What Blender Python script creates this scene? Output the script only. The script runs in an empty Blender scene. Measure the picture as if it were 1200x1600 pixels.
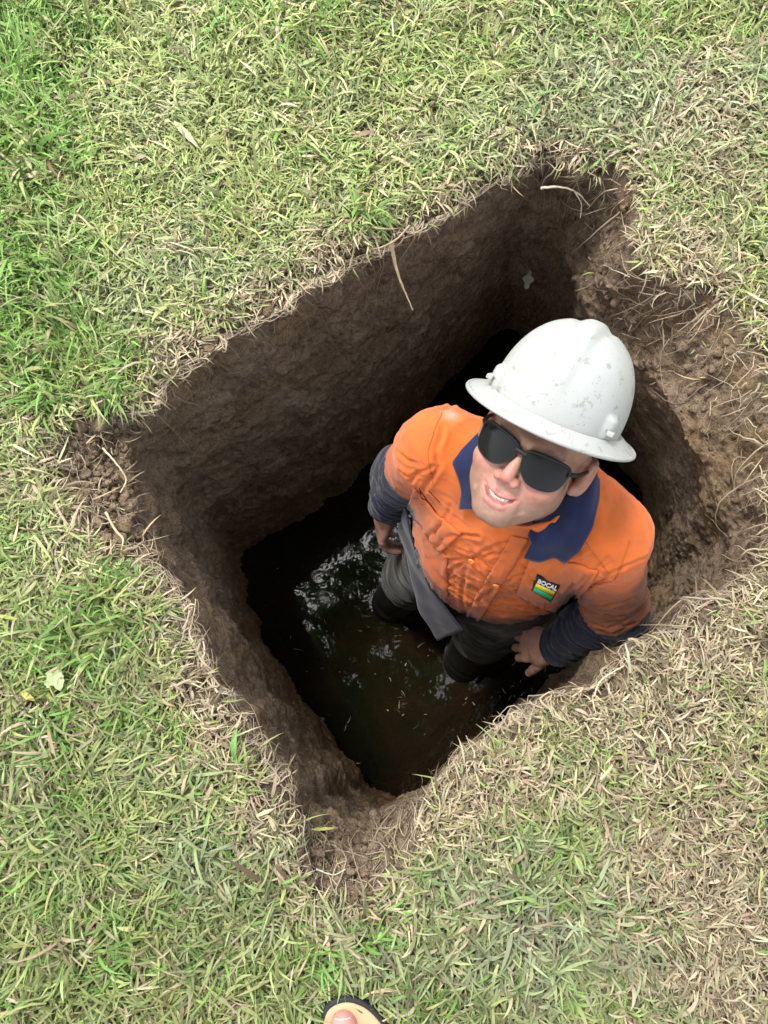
import bpy, bmesh, math, random
import numpy as np
from mathutils import Vector, Matrix

DETAIL = 1.0          # grass density multiplier
H = 1.25              # camera height above the lawn
F = 1202.0            # focal length in photo pixels (1200 x 1600)
TILT = math.radians(13.25); ROLL = math.radians(-8.1)
SC = bpy.context.scene
COL = SC.collection
rng = np.random.default_rng(11)
random.seed(5)

# ------------------------------------------------------------------ camera
cam_d = bpy.data.cameras.new('camera')
cam = bpy.data.objects.new('camera', cam_d); COL.objects.link(cam)
cam_d.sensor_fit = 'VERTICAL'; cam_d.sensor_height = 36.0
cam_d.lens = F / 1600 * 36.0
cam_d.clip_start = 0.02; cam_d.clip_end = 500
RM = Matrix.Rotation(TILT, 3, 'X') @ Matrix.Rotation(ROLL, 3, 'Z')
cam.matrix_world = Matrix.Translation((0, 0, H)) @ RM.to_4x4()
SC.camera = cam
R = np.array(RM); C0 = np.array([0, 0, H])

# ------------------------------------------------------------------ light
w = bpy.data.worlds.new('World'); SC.world = w; w.use_nodes = True
nt = w.node_tree; bg = nt.nodes['Background']
sky = nt.nodes.new('ShaderNodeTexSky'); sky.sky_type = 'NISHITA'; sky.sun_disc = False
SUN_EL, SUN_AZ = math.radians(67), math.radians(-32)      # azimuth from +Y towards +X
sky.sun_elevation = SUN_EL; sky.sun_rotation = SUN_AZ
sky.air_density = 1.0; sky.dust_density = 3.0; sky.ozone_density = 1.0
hs = nt.nodes.new('ShaderNodeHueSaturation'); hs.inputs['Saturation'].default_value = 0.22
nt.links.new(sky.outputs[0], hs.inputs['Color']); nt.links.new(hs.outputs[0], bg.inputs[0])
bg.inputs[1].default_value = 0.15
sun_d = bpy.data.lights.new('sun', 'SUN'); sun = bpy.data.objects.new('sun', sun_d); COL.objects.link(sun)
sun_d.energy = 2.2; sun_d.angle = math.radians(12); sun_d.color = (1, 0.965, 0.9)
sd = Vector((math.sin(SUN_AZ) * math.cos(SUN_EL), math.cos(SUN_AZ) * math.cos(SUN_EL), math.sin(SUN_EL)))
sun.rotation_euler = sd.to_track_quat('Z', 'Y').to_euler()
vs = SC.view_settings
vs.view_transform = 'Standard'; vs.look = 'None'; vs.gamma = 1; vs.use_curve_mapping = False
vs.exposure = 1.82
SC.cycles.max_bounces = 8; SC.cycles.diffuse_bounces = 6

# ------------------------------------------------------------------ helpers
def ray(px, py):
    d = np.stack([(np.asarray(px, float) - 600) / F, -(np.asarray(py, float) - 800) / F, -np.ones_like(np.asarray(px, float))], -1)
    return d @ R.T
def PZ(px, py, z):
    d = ray(px, py); t = (np.asarray(z) - H) / d[..., 2]
    return C0 + d * np.asarray(t)[..., None]
def PD(px, py, dep):
    return C0 + ray(px, py) * dep
def proj(P):
    q = (np.asarray(P) - C0) @ R
    return 600 + F * q[..., 0] / -q[..., 2], 800 - F * q[..., 1] / -q[..., 2]

def tag(o, label=None, cat=None, group=None, kind=None):
    if label: o['label'] = label
    if cat: o['category'] = cat
    if group: o['group'] = group
    if kind: o['kind'] = kind
    return o
def empty(name, loc, **k):
    o = bpy.data.objects.new(name, None); COL.objects.link(o); o.location = loc
    o.empty_display_size = 0.05
    return tag(o, **k)
def mesh(name, V, Fc, mat, parent=None, cols=None, smooth=True, nside=None, colname='Col'):
    """V (n,3), Fc (m,k) int array with k=3/4"""
    me = bpy.data.meshes.new(name)
    V = np.asarray(V, np.float32); Fc = np.asarray(Fc, np.int32)
    loc = np.zeros(3)
    m, k = Fc.shape
    me.vertices.add(len(V)); me.vertices.foreach_set('co', V.ravel())
    me.loops.add(m * k); me.loops.foreach_set('vertex_index', Fc.ravel())
    me.polygons.add(m)
    me.polygons.foreach_set('loop_start', np.arange(0, m * k, k, dtype=np.int32))
    me.polygons.foreach_set('loop_total', np.full(m, k, np.int32))
    if smooth: me.polygons.foreach_set('use_smooth', np.ones(m, bool))
    me.update(calc_edges=True)
    if cols is not None:
        a = me.color_attributes.new(colname, 'FLOAT_COLOR', 'POINT')
        c4 = np.ones((len(V), 4), np.float32); c4[:, :cols.shape[1]] = cols
        a.data.foreach_set('color', c4.ravel())
    me.validate()
    if mat: me.materials.append(mat)
    o = bpy.data.objects.new(name, me); COL.objects.link(o)
    if parent is not None:
        o.parent = parent
        o.matrix_parent_inverse = Matrix.Translation(-Vector(parent.location)) if parent.type == 'EMPTY' else Matrix.Identity(4)
    return o
def join(parts):
    Vs, Fs, Cs, n = [], [], [], 0
    for p in parts:
        Vs.append(p[0]); Fs.append(np.asarray(p[1]) + n); n += len(p[0])
        if len(p) > 2: Cs.append(p[2])
    return (np.concatenate(Vs), np.concatenate(Fs)) + ((np.concatenate(Cs),) if Cs else ())

# value noise
def _h(i, j, k, s):
    n = (i * 374761393 + j * 668265263 + k * 2147483647 + s * 1274126177) & 0xFFFFFFFF
    n = ((n ^ (n >> 13)) * 1274126177) & 0xFFFFFFFF
    n = (n ^ (n >> 16)) & 0xFFFFFF
    return n / float(0xFFFFFF)
def noise(p, s=0):
    p = np.asarray(p, float); i = np.floor(p).astype(np.int64); f = p - i; f = f * f * (3 - 2 * f)
    x, y, z = i[..., 0], i[..., 1], i[..., 2]; r = 0
    for a in (0, 1):
        for b in (0, 1):
            for c in (0, 1):
                wgt = (f[..., 0] if a else 1 - f[..., 0]) * (f[..., 1] if b else 1 - f[..., 1]) * (f[..., 2] if c else 1 - f[..., 2])
                r = r + wgt * _h(x + a, y + b, z + c, s)
    return r * 2 - 1
def fbm(p, o=4, s=0, g=0.5):
    p = np.asarray(p, float); r = 0; a = 1; t = 0
    for k in range(o):
        r = r + a * noise(p, s + k * 7); t += a; a *= g; p = p * 2.03
    return r / t
def sst(a, b, x):
    t = np.clip((x - a) / (b - a), 0, 1); return t * t * (3 - 2 * t)

# ------------------------------------------------------------------ materials
class NT:
    def __init__(s, name, rough=0.8, spec=0.5):
        s.m = bpy.data.materials.new(name); s.m.use_nodes = True; s.t = s.m.node_tree
        s.b = s.t.nodes['Principled BSDF']; s.b.inputs['Roughness'].default_value = rough
        s.b.inputs['Specular IOR Level'].default_value = spec
    def n(s, t, **k):
        o = s.t.nodes.new(t)
        for a, b in k.items(): setattr(o, a, b)
        return o
    def l(s, a, b): s.t.links.new(a, b)
    def coord(s):
        return s.n('ShaderNodeTexCoord').outputs['Object']
    def noise(s, scale, detail=4, rough=0.55, vec=None, dist=0):
        o = s.n('ShaderNodeTexNoise'); o.inputs['Scale'].default_value = scale
        o.inputs['Detail'].default_value = detail; o.inputs['Roughness'].default_value = rough
        o.inputs['Distortion'].default_value = dist
        s.l(vec or s.coord(), o.inputs['Vector']); return o.outputs['Fac']
    def ramp(s, fac, stops):
        o = s.n('ShaderNodeValToRGB'); e = o.color_ramp.elements
        e[0].position, e[0].color = stops[0][0], (*stops[0][1], 1)
        e[1].position, e[1].color = stops[1][0], (*stops[1][1], 1)
        for p, c in stops[2:]:
            q = e.new(p); q.color = (*c, 1)
        s.l(fac, o.inputs[0]); return o.outputs[0]
    def mix(s, fac, a, b, mode='MIX'):
        o = s.n('ShaderNodeMix', data_type='RGBA', blend_type=mode)
        for v, i in ((fac, 0), (a, 6), (b, 7)):
            if hasattr(v, 'links') or hasattr(v, 'is_linked'): s.l(v, o.inputs[i])
            elif i == 0: o.inputs[0].default_value = v
            else: o.inputs[i].default_value = (*v, 1)
        return o.outputs[2]
    def attr(s, name='Col'):
        o = s.n('ShaderNodeAttribute'); o.attribute_name = name; return o.outputs['Color']
    def bump(s, h, st, dist=0.002, prev=None):
        o = s.n('ShaderNodeBump'); o.inputs['Strength'].default_value = st; o.inputs['Distance'].default_value = dist
        s.l(h, o.inputs['Height'])
        if prev is not None: s.l(prev, o.inputs['Normal'])
        s.l(o.outputs[0], s.b.inputs['Normal']); return o.outputs[0]
    def base(s, c):
        if isinstance(c, tuple): s.b.inputs['Base Color'].default_value = (*c, 1)
        else: s.l(c, s.b.inputs['Base Color'])
        return s

def mat_soil():
    s = NT('soil', 0.9, 0.25)
    a = s.noise(9, 6, 0.6); b = s.noise(70, 5, 0.65); c = s.noise(300, 3, 0.6)
    col = s.ramp(a, [(0.3, (0.13, 0.090, 0.055)), (0.7, (0.26, 0.19, 0.125)), (0.5, (0.19, 0.135, 0.086))])
    col = s.mix(s.ramp(b, [(0.35, (0, 0, 0)), (0.7, (1, 1, 1))]), col, s.mix(0.55, col, (0.30, 0.235, 0.17)))
    och = s.noise(5.5, 3, 0.5, dist=0.6)
    col = s.mix(s.ramp(och, [(0.54, (0, 0, 0)), (0.66, (0.35, 0.35, 0.35))]), col, (0.22, 0.14, 0.05))
    col = s.mix(s.ramp(c, [(0.3, (1, 1, 1)), (0.45, (0, 0, 0))]), col, (0.05, 0.036, 0.026))
    pb = s.noise(26, 5, 0.7, dist=1.0); col = s.mix(s.ramp(pb, [(0.36, (1, 1, 1)), (0.5, (0, 0, 0))]), col, s.mix(0.6, col, (0.05, 0.032, 0.018)))
    wet = s.attr('wet')
    col = s.mix(wet, col, s.mix(0.92, (1, 1, 1), (0.75, 0.64, 0.48)), 'MULTIPLY')
    s.base(col)
    mr = s.n('ShaderNodeMapRange'); mr.inputs['To Min'].default_value = 0.92; mr.inputs['To Max'].default_value = 0.55
    s.l(wet, mr.inputs['Value']); s.l(mr.outputs[0], s.b.inputs['Roughness'])
    p = s.bump(b, 0.9, 0.014); s.bump(c, 0.9, 0.004, p)
    return s.m
def mat_vcol(name, rough=0.7, spec=0.3, bumpscale=None, bst=0.3, bd=0.001, transl=0.0, sheen=0):
    s = NT(name, rough, spec); s.base(s.attr())
    if bumpscale: s.bump(s.noise(bumpscale, 4, 0.6), bst, bd)
    if transl:
        tr = s.n('ShaderNodeBsdfTranslucent'); s.l(s.attr(), tr.inputs['Color'])
        mx = s.n('ShaderNodeMixShader'); mx.inputs[0].default_value = transl
        out = s.t.nodes['Material Output']
        s.l(s.b.outputs[0], mx.inputs[1]); s.l(tr.outputs[0], mx.inputs[2]); s.l(mx.outputs[0], out.inputs[0])
    if sheen: s.b.inputs['Sheen Weight'].default_value = sheen
    return s.m
SOIL = mat_soil()
GRASSM = mat_vcol('grass_blades', 0.5, 0.35, transl=0.1)
ROOTM = mat_vcol('roots', 0.75, 0.2)

# ================================================================== ground and pit
prof = [ # rim px,py -> shoulder px,py,z
(848,238,840,285,-.10),(910,246,866,318,-.18),(972,275,888,368,-.24),(1000,338,902,412,-.27),(998,400,914,455,-.27),
(1035,440,945,508,-.25),(1110,458,992,562,-.22),(1172,525,1052,640,-.17),(1205,620,1090,715,-.16),(1228,730,1118,790,-.15),
(1230,830,1140,850,-.14),(1205,915,1120,910,-.12),(1120,945,1085,945,-.08),(1060,1000,1035,988,-.06),(1000,1030,978,1025,-.05),
(945,1075,930,1068,-.05),(880,1112,868,1102,-.05),(800,1157,792,1145,-.05),(740,1195,730,1185,-.05),(690,1240,678,1228,-.05),
(655,1290,645,1258,-.08),(640,1340,612,1278,-.12),(600,1385,575,1290,-.13),(540,1408,540,1290,-.13),(500,1405,505,1282,-.12),
(470,1350,480,1258,-.11),(440,1260,458,1228,-.08),(395,1180,420,1168,-.06),(345,1110,370,1102,-.06),(300,1050,326,1042,-.06),
(265,970,292,962,-.06),(225,900,262,890,-.07),(160,852,232,840,-.06),(110,772,212,780,-.06),(95,700,206,715,-.06),
(140,652,216,672,-.06),(215,635,245,642,-.05),(240,590,262,602,-.04),(300,550,312,562,-.04),(360,502,372,515,-.04),
(420,472,430,486,-.04),(490,425,500,440,-.04),(570,385,580,400,-.04),(640,345,650,360,-.04),(720,300,730,318,-.04),(790,262,800,282,-.05)]
prof = np.array(prof, float)
ZW = -1.10
bot = np.array([(375,868),(395,950),(430,1030),(480,1110),(540,1190),(600,1255),(660,1252),(710,1220),(752,1170),(805,1118),
 (870,1066),(950,1000),(1010,920),(1020,800),(985,730),(925,640),(860,545),(800,502),(720,580),(640,662),(560,745),(470,812)], float)
rim3 = PZ(prof[:, 0], prof[:, 1], 0.0); sh3 = PZ(prof[:, 2], prof[:, 3], prof[:, 4]); bot3 = PZ(bot[:, 0], bot[:, 1], ZW)
def crom(P, n):
    m = len(P); u = np.linspace(0, m, n, endpoint=False); i = u.astype(int); t = (u - i)[:, None]
    a, b, c, d = P[(i - 1) % m], P[i % m], P[(i + 1) % m], P[(i + 2) % m]
    return 0.5 * ((2 * b) + (c - a) * t + (2 * a - 5 * b + 4 * c - d) * t * t + (3 * b - a - 3 * c + d) * t ** 3)
def reparam(P, n):
    Q = np.vstack([P, P[:1]]); s = np.r_[0, np.cumsum(np.linalg.norm(np.diff(Q[:, :2], axis=0), axis=1))]
    return s
NA = 900
# even spacing along the rim; shoulder follows the same parameter
dense_r = crom(rim3, 6000); dense_s = crom(sh3, 6000)
ds = np.r_[0, np.cumsum(np.linalg.norm(np.diff(np.vstack([dense_r, dense_r[:1]])[:, :2], axis=0), axis=1))]
tt = np.linspace(0, ds[-1], NA, endpoint=False); idx = np.interp(tt, ds, np.arange(6001)).astype(int) % 6000
RIM = dense_r[idx]; SHO = dense_s[idx]
cen = RIM[:, :2].mean(0)
bc = bot3[:, :2].mean(0)
dense_b = crom(bot3, 6000); ab = np.unwrap(np.arctan2(dense_b[:, 1] - bc[1], dense_b[:, 0] - bc[0]))
rb = np.linalg.norm(dense_b[:, :2] - bc, axis=1)
# bottom point for each rim point: same direction seen from the mid-axis
ar = np.arctan2(SHO[:, 1] - cen[1], SHO[:, 0] - cen[0])
o_ = np.argsort(np.mod(ab, 2 * math.pi)); rbf = np.interp(np.mod(ar, 2 * math.pi), np.mod(ab, 2 * math.pi)[o_], rb[o_], period=2 * math.pi)
rbf = np.convolve(np.r_[rbf[-9:], rbf, rbf[:9]], np.ones(19) / 19, 'valid')
BOT = np.stack([bc[0] + rbf * np.cos(ar), bc[1] + rbf * np.sin(ar), np.full(NA, ZW)], 1)
# ragged turf edge
nz = noise(np.stack([RIM[:, 0] * 45, RIM[:, 1] * 45, RIM[:, 0] * 0], 1), 3) * .014 + noise(np.stack([RIM[:, 0] * 13, RIM[:, 1] * 13, RIM[:, 0] * 0], 1), 4) * .008
outw = RIM[:, :2] - cen; outw /= np.linalg.norm(outw, axis=1)[:, None]
RIM = RIM.copy(); RIM[:, :2] += outw * nz[:, None]

def hgt(x, y):
    p = np.stack([x, y, x * 0], -1)
    return noise(p * 3.1, 21) * .008 + noise(p * 14, 22) * .004
def inrim(x, y, off=0.0):
    """signed distance-like: + outside the rim"""
    a = np.arctan2(y - cen[1], x - cen[0]); r = np.hypot(x - cen[0], y - cen[1])
    aa = np.arctan2(RIM[:, 1] - cen[1], RIM[:, 0] - cen[0]); rr = np.hypot(RIM[:, 0] - cen[0], RIM[:, 1] - cen[1])
    o = np.argsort(aa)
    return r - np.interp(a, aa[o], rr[o], period=2 * math.pi)

# lawn sheet: rings from the rim to the horizon
offs = np.r_[0, np.linspace(.006, .3, 50), np.geomspace(.32, 60, 60)]
rows = []
for k, of in enumerate(offs):
    Q = RIM[:, :2] + outw * of
    if of > .3:   # round out
        a = np.arctan2(Q[:, 1] - cen[1], Q[:, 0] - cen[0]); tw = min(1, (of - .3) / 2)
        rad = np.hypot(*(Q - cen).T); rad = rad * (1 - tw) + (of + .55) * tw
        Q = cen + rad[:, None] * np.stack([np.cos(a), np.sin(a)], 1)
    fine = noise(np.stack([Q[:, 0] * 90, Q[:, 1] * 90, Q[:, 0] * 0], 1), 8) * .003 if of < 1 else 0
    lip = -0.012 * math.exp(-of / .012)
    z = hgt(Q[:, 0], Q[:, 1]) + fine + lip
    rows.append(np.c_[Q, z])
G = np.concatenate(rows); nr = len(offs)
def gridfaces(nr, nc, wrap=True, flip=False):
    i = np.arange(nr - 1)[:, None]; j = np.arange(nc if wrap else nc - 1)[None, :]; j2 = (j + 1) % nc
    f = np.stack([i * nc + j, i * nc + j2, (i + 1) * nc + j2, (i + 1) * nc + j], -1).reshape(-1, 4)
    return f[:, ::-1] if flip else f
# rim runs clockwise seen from above
gs = NT('lawn_soil', 0.95, 0.2)
near = gs.noise(45, 5, 0.65); big = gs.noise(2.2, 4, 0.6)
c1 = gs.ramp(near, [(0.35, (0.035, 0.026, 0.017)), (0.7, (0.17, 0.13, 0.09))])
c2 = gs.ramp(near, [(0.35, (0.05, 0.07, 0.02)), (0.65, (0.16, 0.2, 0.07))])
# far from the hole the blades are not modelled singly: turf tone
sep = gs.n('ShaderNodeSeparateXYZ'); gs.l(gs.coord(), sep.inputs[0])
ln = gs.n('ShaderNodeVectorMath', operation='LENGTH'); gs.l(gs.coord(), ln.inputs[0])
mr = gs.n('ShaderNodeMapRange'); mr.inputs['From Min'].default_value = 1.6; mr.inputs['From Max'].default_value = 3.4; gs.l(ln.outputs['Value'], mr.inputs['Value'])
gs.base(gs.mix(mr.outputs[0], c1, c2)); gs.bump(near, 0.6, 0.01)
ground = mesh('ground', G, gridfaces(nr, NA, flip=False), gs.m); ground['kind'] = 'structure'

# pit wall and floor
s1 = np.linspace(0, 1, 34); NW = 230
rows = []; wet = []
dn = np.linspace(0, 1, NW)
rim0 = rows_z0 = np.c_[RIM[:, :2], hgt(RIM[:, 0], RIM[:, 1]) - .012]
for t in s1:
    e = t ** 1.15
    P = rim0 * (1 - t) + SHO * t
    P[:, 2] = rim0[:, 2] * (1 - e) + SHO[:, 2] * e
    rows.append(P)
for t in dn[1:]:
    g = t ** .95
    P = SHO * (1 - g) + BOT * g
    P[:, 2] = SHO[:, 2] * (1 - t) + (ZW - .12) * t
    rows.append(P)
Wl = np.concatenate(rows); nrw = len(rows)
tp = np.repeat(np.arange(nrw), NA)
inw = np.tile(-outw, (nrw, 1))
amp = np.clip(tp / 12.0, 0, 1)
big = fbm(Wl * np.array([5, 5, 7]), 3, 31) * .034
med = fbm(Wl * np.array([24, 24, 24]), 4, 41) * .020
q = Wl * 70; cl = np.abs(noise(q, 51)); fin = (0.4 - cl) * .012 + noise(Wl * 150, 53) * .005
# spade marks: near-vertical facets along the far wall
ang = np.tile(np.arange(NA), nrw) * ds[-1] / NA
spade = (np.abs(((ang + .02 * noise(Wl * 8, 61)) / .16) % 1 - .5) - .25) * .05
deep = sst(0, -.15, Wl[:, 2])
dsp = (big * deep + med + fin) * amp + spade * deep * amp * .6
_px, _py = proj(Wl); rs = 1 - .6 * np.exp(-(((_px - 1090) / 130) ** 2 + ((_py - 640) / 230) ** 2)); dsp = dsp * rs; med = med * rs; fin = fin * rs
Wl = Wl.copy(); Wl[:, :2] += inw * dsp[:, None]
slope = (tp < 34)
Wl[:, 2] += np.where(slope, (med * .9 + fin * 1.3) * amp, 0)
# crumbly rubble ledges at the near corner and at the left corner
px_, py_ = proj(Wl)
led = np.exp(-(((px_ - 545) / 85) ** 2 + ((py_ - 1345) / 60) ** 2)) + .8 * np.exp(-(((px_ - 165) / 60) ** 2 + ((py_ - 755) / 90) ** 2))
cr = 1 - np.abs(noise(Wl * 48, 71)); cr2 = 1 - np.abs(noise(Wl * 110, 73))
Wl[:, 2] += np.where(tp < 45, led * (cr * .040 + cr2 * .018 - .040), 0) * amp
wetv = sst(-.35, -1.0, Wl[:, 2] + .12 * fbm(Wl * 4, 3, 77))
PITF = gridfaces(nrw, NA, flip=True)
pit = mesh('pit_wall', Wl, PITF, SOIL, cols=np.repeat(wetv[:, None], 3, 1), colname='wet'); pit['kind'] = 'structure'
# muddy bottom
fl = np.concatenate([np.array([[bc[0], bc[1], ZW - .13]]), np.c_[BOT[:, :2] + outw * .03, np.full(NA, ZW - .115)]])
ff = np.stack([np.zeros(NA, int), 1 + (np.arange(NA) + 1) % NA, 1 + np.arange(NA)], 1)
fo = mesh('pit_floor', fl, ff, SOIL, cols=np.ones((len(fl), 3)), colname='wet'); fo['kind'] = 'structure'
# water
wm = NT('pit_water', 0.03, 0.5); wm.b.inputs['IOR'].default_value = 1.45
wm.base(wm.ramp(wm.noise(4, 4), [(0.4, (0.004, 0.005, 0.002)), (0.65, (0.012, 0.0065, 0.003))]))
p1 = wm.bump(wm.noise(7, 3, 0.5, dist=0.5), 0.05, 0.02); wm.bump(wm.noise(38, 2, 0.5), 0.03, 0.004, p1)
nw = 40
wr = [np.c_[bc + (BOT[:, :2] - bc) * s + outw * .05 * s, np.full(NA, ZW)] for s in np.linspace(1, 0.02, nw)]
wo = mesh('water', np.concatenate(wr), gridfaces(nw, NA, flip=True), wm.m); wo['kind'] = 'structure'

# ================================================================== grass
def gmap(x, y, L):
    r = 0
    for cx, cy, sx, sy, a in L: r = r + a * np.exp(-(((x - cx) / sx) ** 2 + ((y - cy) / sy) ** 2))
    return r
LUSH = [(20, 160, 100, 190, 1.2), (120, 20, 130, 60, .7), (60, 420, 120, 200, .45), (120, 1050, 160, 160, .3), (430, 100, 110, 80, .45), (560, 40, 120, 60, .5), (570, 348, 22, 18, 1.6), (100, 560, 90, 110, .7),
        (170, 960, 60, 60, .6), (20, 480, 60, 120, .5), (500, 1490, 120, 90, .35), (1000, 30, 250, 50, .5), (60, 1330, 120, 200, .35), (200, 790, 60, 80, .3),
        (230, 1500, 160, 90, .3), (370, 1160, 20, 25, 1), (900, 1500, 70, 60, .2), (330, 330, 60, 50, .2), (1150, 200, 40, 40, .2), (1110, 440, 20, 30, .6), (130, 990, 40, 60, .5)]
DRY = [(1100, 1350, 130, 260, 1.0), (1000, 1130, 120, 70, 1.0), (820, 1225, 90, 50, .8), (720, 1290, 60, 60, .9), (1120, 1040, 120, 60, .8), (1160, 620, 60, 120, 1), (1090, 400, 60, 60, .8),
       (1180, 860, 60, 130, .8), (1090, 190, 70, 90, .8), (1130, 300, 80, 50, .5), (600, 240, 60, 50, .5), (520, 400, 60, 30, .7), (390, 470, 50, 30, .7), (280, 540, 45, 35, .7), (130, 690, 50, 40, .8), (270, 380, 40, 30, .5),
       (330, 1130, 40, 70, .7), (140, 290, 40, 20, .5), (600, 1420, 90, 25, .6), (1150, 1500, 100, 120, .8), (400, 1260, 50, 70, .5), (60, 1100, 60, 40, .5), (300, 1050, 30, 60, .5), (760, 290, 60, 15, .5), (130, 920, 40, 20, .5), (150, 820, 30, 60, .5)]
BARE = [(1050, 440, 45, 40, 1.0), (1130, 520, 45, 55, .95), (1000, 430, 30, 70, .6), (1165, 610, 22, 40, .7), (600, 212, 45, 16, 1.0), (640, 180, 26, 20, .8), (690, 190, 24, 14, .9), (1110, 155, 30, 12, .6), (585, 210, 20, 14, .5),
        (1180, 1010, 60, 26, .7), (1130, 990, 50, 16, .5), (1050, 1035, 50, 14, .5), (980, 1075, 50, 14, .4), (130, 700, 40, 22, .6), (870, 1140, 60, 12, .35), (1170, 935, 30, 20, .7), (60, 1150, 30, 12, .5), (960, 330, 20, 30, .3), (850, 240, 60, 10, .5), (600, 130, 18, 10, .4), (1040, 1310, 15, 12, .5), (1180, 1240, 20, 12, .5)]
GREYG = [(1000, 200, 260, 140, .8), (900, 1400, 150, 150, .8), (330, 440, 120, 60, .6), (700, 1480, 300, 120, .6), (330, 1350, 120, 120, .4)]
PAL = dict(pale=(.335, .395, .135), lush=(.14, .33, .05), grey=(.30, .335, .20), straw=(.52, .435, .275), brown=(.22, .165, .095))
PAL = {k: np.array(v) * .66 for k, v in PAL.items()}
def blades(base, az, L, W, e0, e1, col, twist, K=4):
    n = len(base); t = np.linspace(0, 1, K + 1)
    pos = np.zeros((n, K + 1, 3)); pos[:, 0] = base
    for k in range(1, K + 1):
        e = e0 + (e1 - e0) * ((k - .5) / K); a = az + twist * ((k - .5) / K)
        pos[:, k] = pos[:, k - 1] + np.stack([np.cos(e) * np.cos(a), np.cos(e) * np.sin(a), np.sin(e)], 1) * (L / K)[:, None]
    prof_ = np.array([.55, 1.0, .95, .62, .06]) if K == 4 else np.interp(t, [0, .25, .6, 1], [.6, 1, .9, .05])
    roll = rng.normal(0, .5, n)
    side = np.stack([-np.sin(az) * np.cos(roll), np.cos(az) * np.cos(roll), np.sin(roll)], 1)
    Lf = pos - side[:, None] * (prof_[None, :, None] * W[:, None, None] / 2)
    Rt = pos + side[:, None] * (prof_[None, :, None] * W[:, None, None] / 2)
    V = np.stack([Lf, Rt], 2).reshape(n, -1, 3)
    fk = np.array([[2 * k, 2 * k + 1, 2 * k + 3, 2 * k + 2] for k in range(K)])
    Fc = (np.arange(n)[:, None, None] * (2 * (K + 1)) + fk[None]).reshape(-1, 4)
    # the blade's own colour: slightly paler tip / yellow base
    tc = np.repeat(t, 2)[None, :, None]
    c = col[:, None, :] * (1.0 + .12 * tc) + (1 - tc) ** 2 * np.array([.03, .022, .01])
    return V.reshape(-1, 3), Fc, c.reshape(-1, 3)
def blade_cols(x, y, dr, lu, gr, n):
    u = rng.random(n); c = np.repeat(PAL['pale'][None], n, 0)
    pn = noise(np.stack([x / 60, y / 60, x * 0], 1), 91) * .5 + .5
    grm = np.clip(gr * .8 + (pn - .5) * .8, 0, 1)[:, None]; c = c * (1 - grm) + PAL['grey'] * grm
    m = rng.random(n) < np.clip(lu * 1.1 + (noise(np.stack([x / 35, y / 35, x * 0], 1), 95) - .35) * .9, 0.03, .92); c[m] = PAL['lush'] * .75 + PAL['pale'] * .25
    m = rng.random(n) < np.clip(dr * .9 + .09 + (noise(np.stack([x / 45, y / 45, x * 0], 1), 97) - .3) * .35, 0.04, .93); c[m] = PAL['straw']
    m = rng.random(n) < .03 + .12 * np.clip(dr, 0, 1); c[m] = PAL['brown']
    c = c * (1 + rng.normal(0, .26, (n, 1)).clip(-.6, .5)) * (1 + rng.normal(0, .05, (n, 3)))
    return c.clip(.008, .8)
def rim_dist(x, y):
    d = inrim(x, y); return d
def grass_zone(n, sampler, lmul=1.0, wmul=1.0, lift=0.0):
    x, y = sampler(n)
    d = rim_dist(x, y); px, py = proj(np.stack([x, y, x * 0], 1))
    bare = gmap(px, py, BARE) + (noise(np.stack([px / 30, py / 30, px * 0], 1), 99) - .55) * .8
    keep = (d > .003) & (rng.random(n) > np.clip(bare * 1.3, 0, .992)) & (rng.random(n) < sst(-.004, .03, d) * .5 + .5)
    x, y, d, px, py = x[keep], y[keep], d[keep], px[keep], py[keep]; n = len(x)
    near = np.exp(-(d / .045) ** 2)
    dr = np.clip(gmap(px, py, DRY) + near * .6, 0, 1.3); lu = gmap(px, py, LUSH); gr = gmap(px, py, GREYG)
    L = rng.gamma(7, .0043, n).clip(.012, .075) * (1 + .6 * np.clip(lu, 0, 1)) * (1 - .25 * np.clip(dr, 0, 1)) * lmul
    W = rng.normal(.0031, .0008, n).clip(.0014, .0055) * (1 + .35 * np.clip(lu + .5 * gr, 0, 1)) * (1 - .2 * np.clip(dr, 0, 1)) * wmul
    # local combing direction, strongly scattered
    flow = 6 * noise(np.stack([x * 7, y * 7, x * 0], 1), 101); az = flow + rng.normal(0, 1.35, n)
    e0 = np.abs(rng.normal(.35, .38, n)).clip(0, 1.45) * (1 + .5 * np.clip(lu, 0, 1)); e0 = e0.clip(0, 1.5)
    e1 = e0 - rng.uniform(.25, 1.3, n)
    z = hgt(x, y) + rng.uniform(-.002, .024, n) ** 1.0 * sst(0, .04, d) + lift
    e1 = np.where(z < .006, np.maximum(e1, -.25), np.maximum(e1, -.7))
    # those beside the hole lean out over it and droop
    ov = (d < .022) & (rng.random(n) < .4)
    toin = np.arctan2(cen[1] - y, cen[0] - x); az = np.where(ov, toin + rng.normal(0, .8, n), az)
    e1 = np.where(ov, rng.uniform(-1.5, -.2, n), e1)
    c = blade_cols(px, py, dr, lu, gr, n)
    return blades(np.stack([x, y, z], 1), az, L, W, e0, e1, c, rng.normal(0, .7, n))
def smp_box(x0, x1, y0, y1):
    return lambda n: (rng.uniform(x0, x1, n), rng.uniform(y0, y1, n))
def smp_ring(r0, r1):
    def f(n):
        r = np.sqrt(rng.uniform(r0 * r0, r1 * r1, n)); a = rng.uniform(0, 2 * math.pi, n)
        return cen[0] + r * np.cos(a), cen[1] + r * np.sin(a)
    return f
cx_, cy_ = PZ(np.array([-60., 1260, -60, 1260]), np.array([-60., -60, 1660, 1660]), 0.)[:, :2].T
bx = (cx_.min() - .05, cx_.max() + .05, cy_.min() - .05, cy_.max() + .05)
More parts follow.
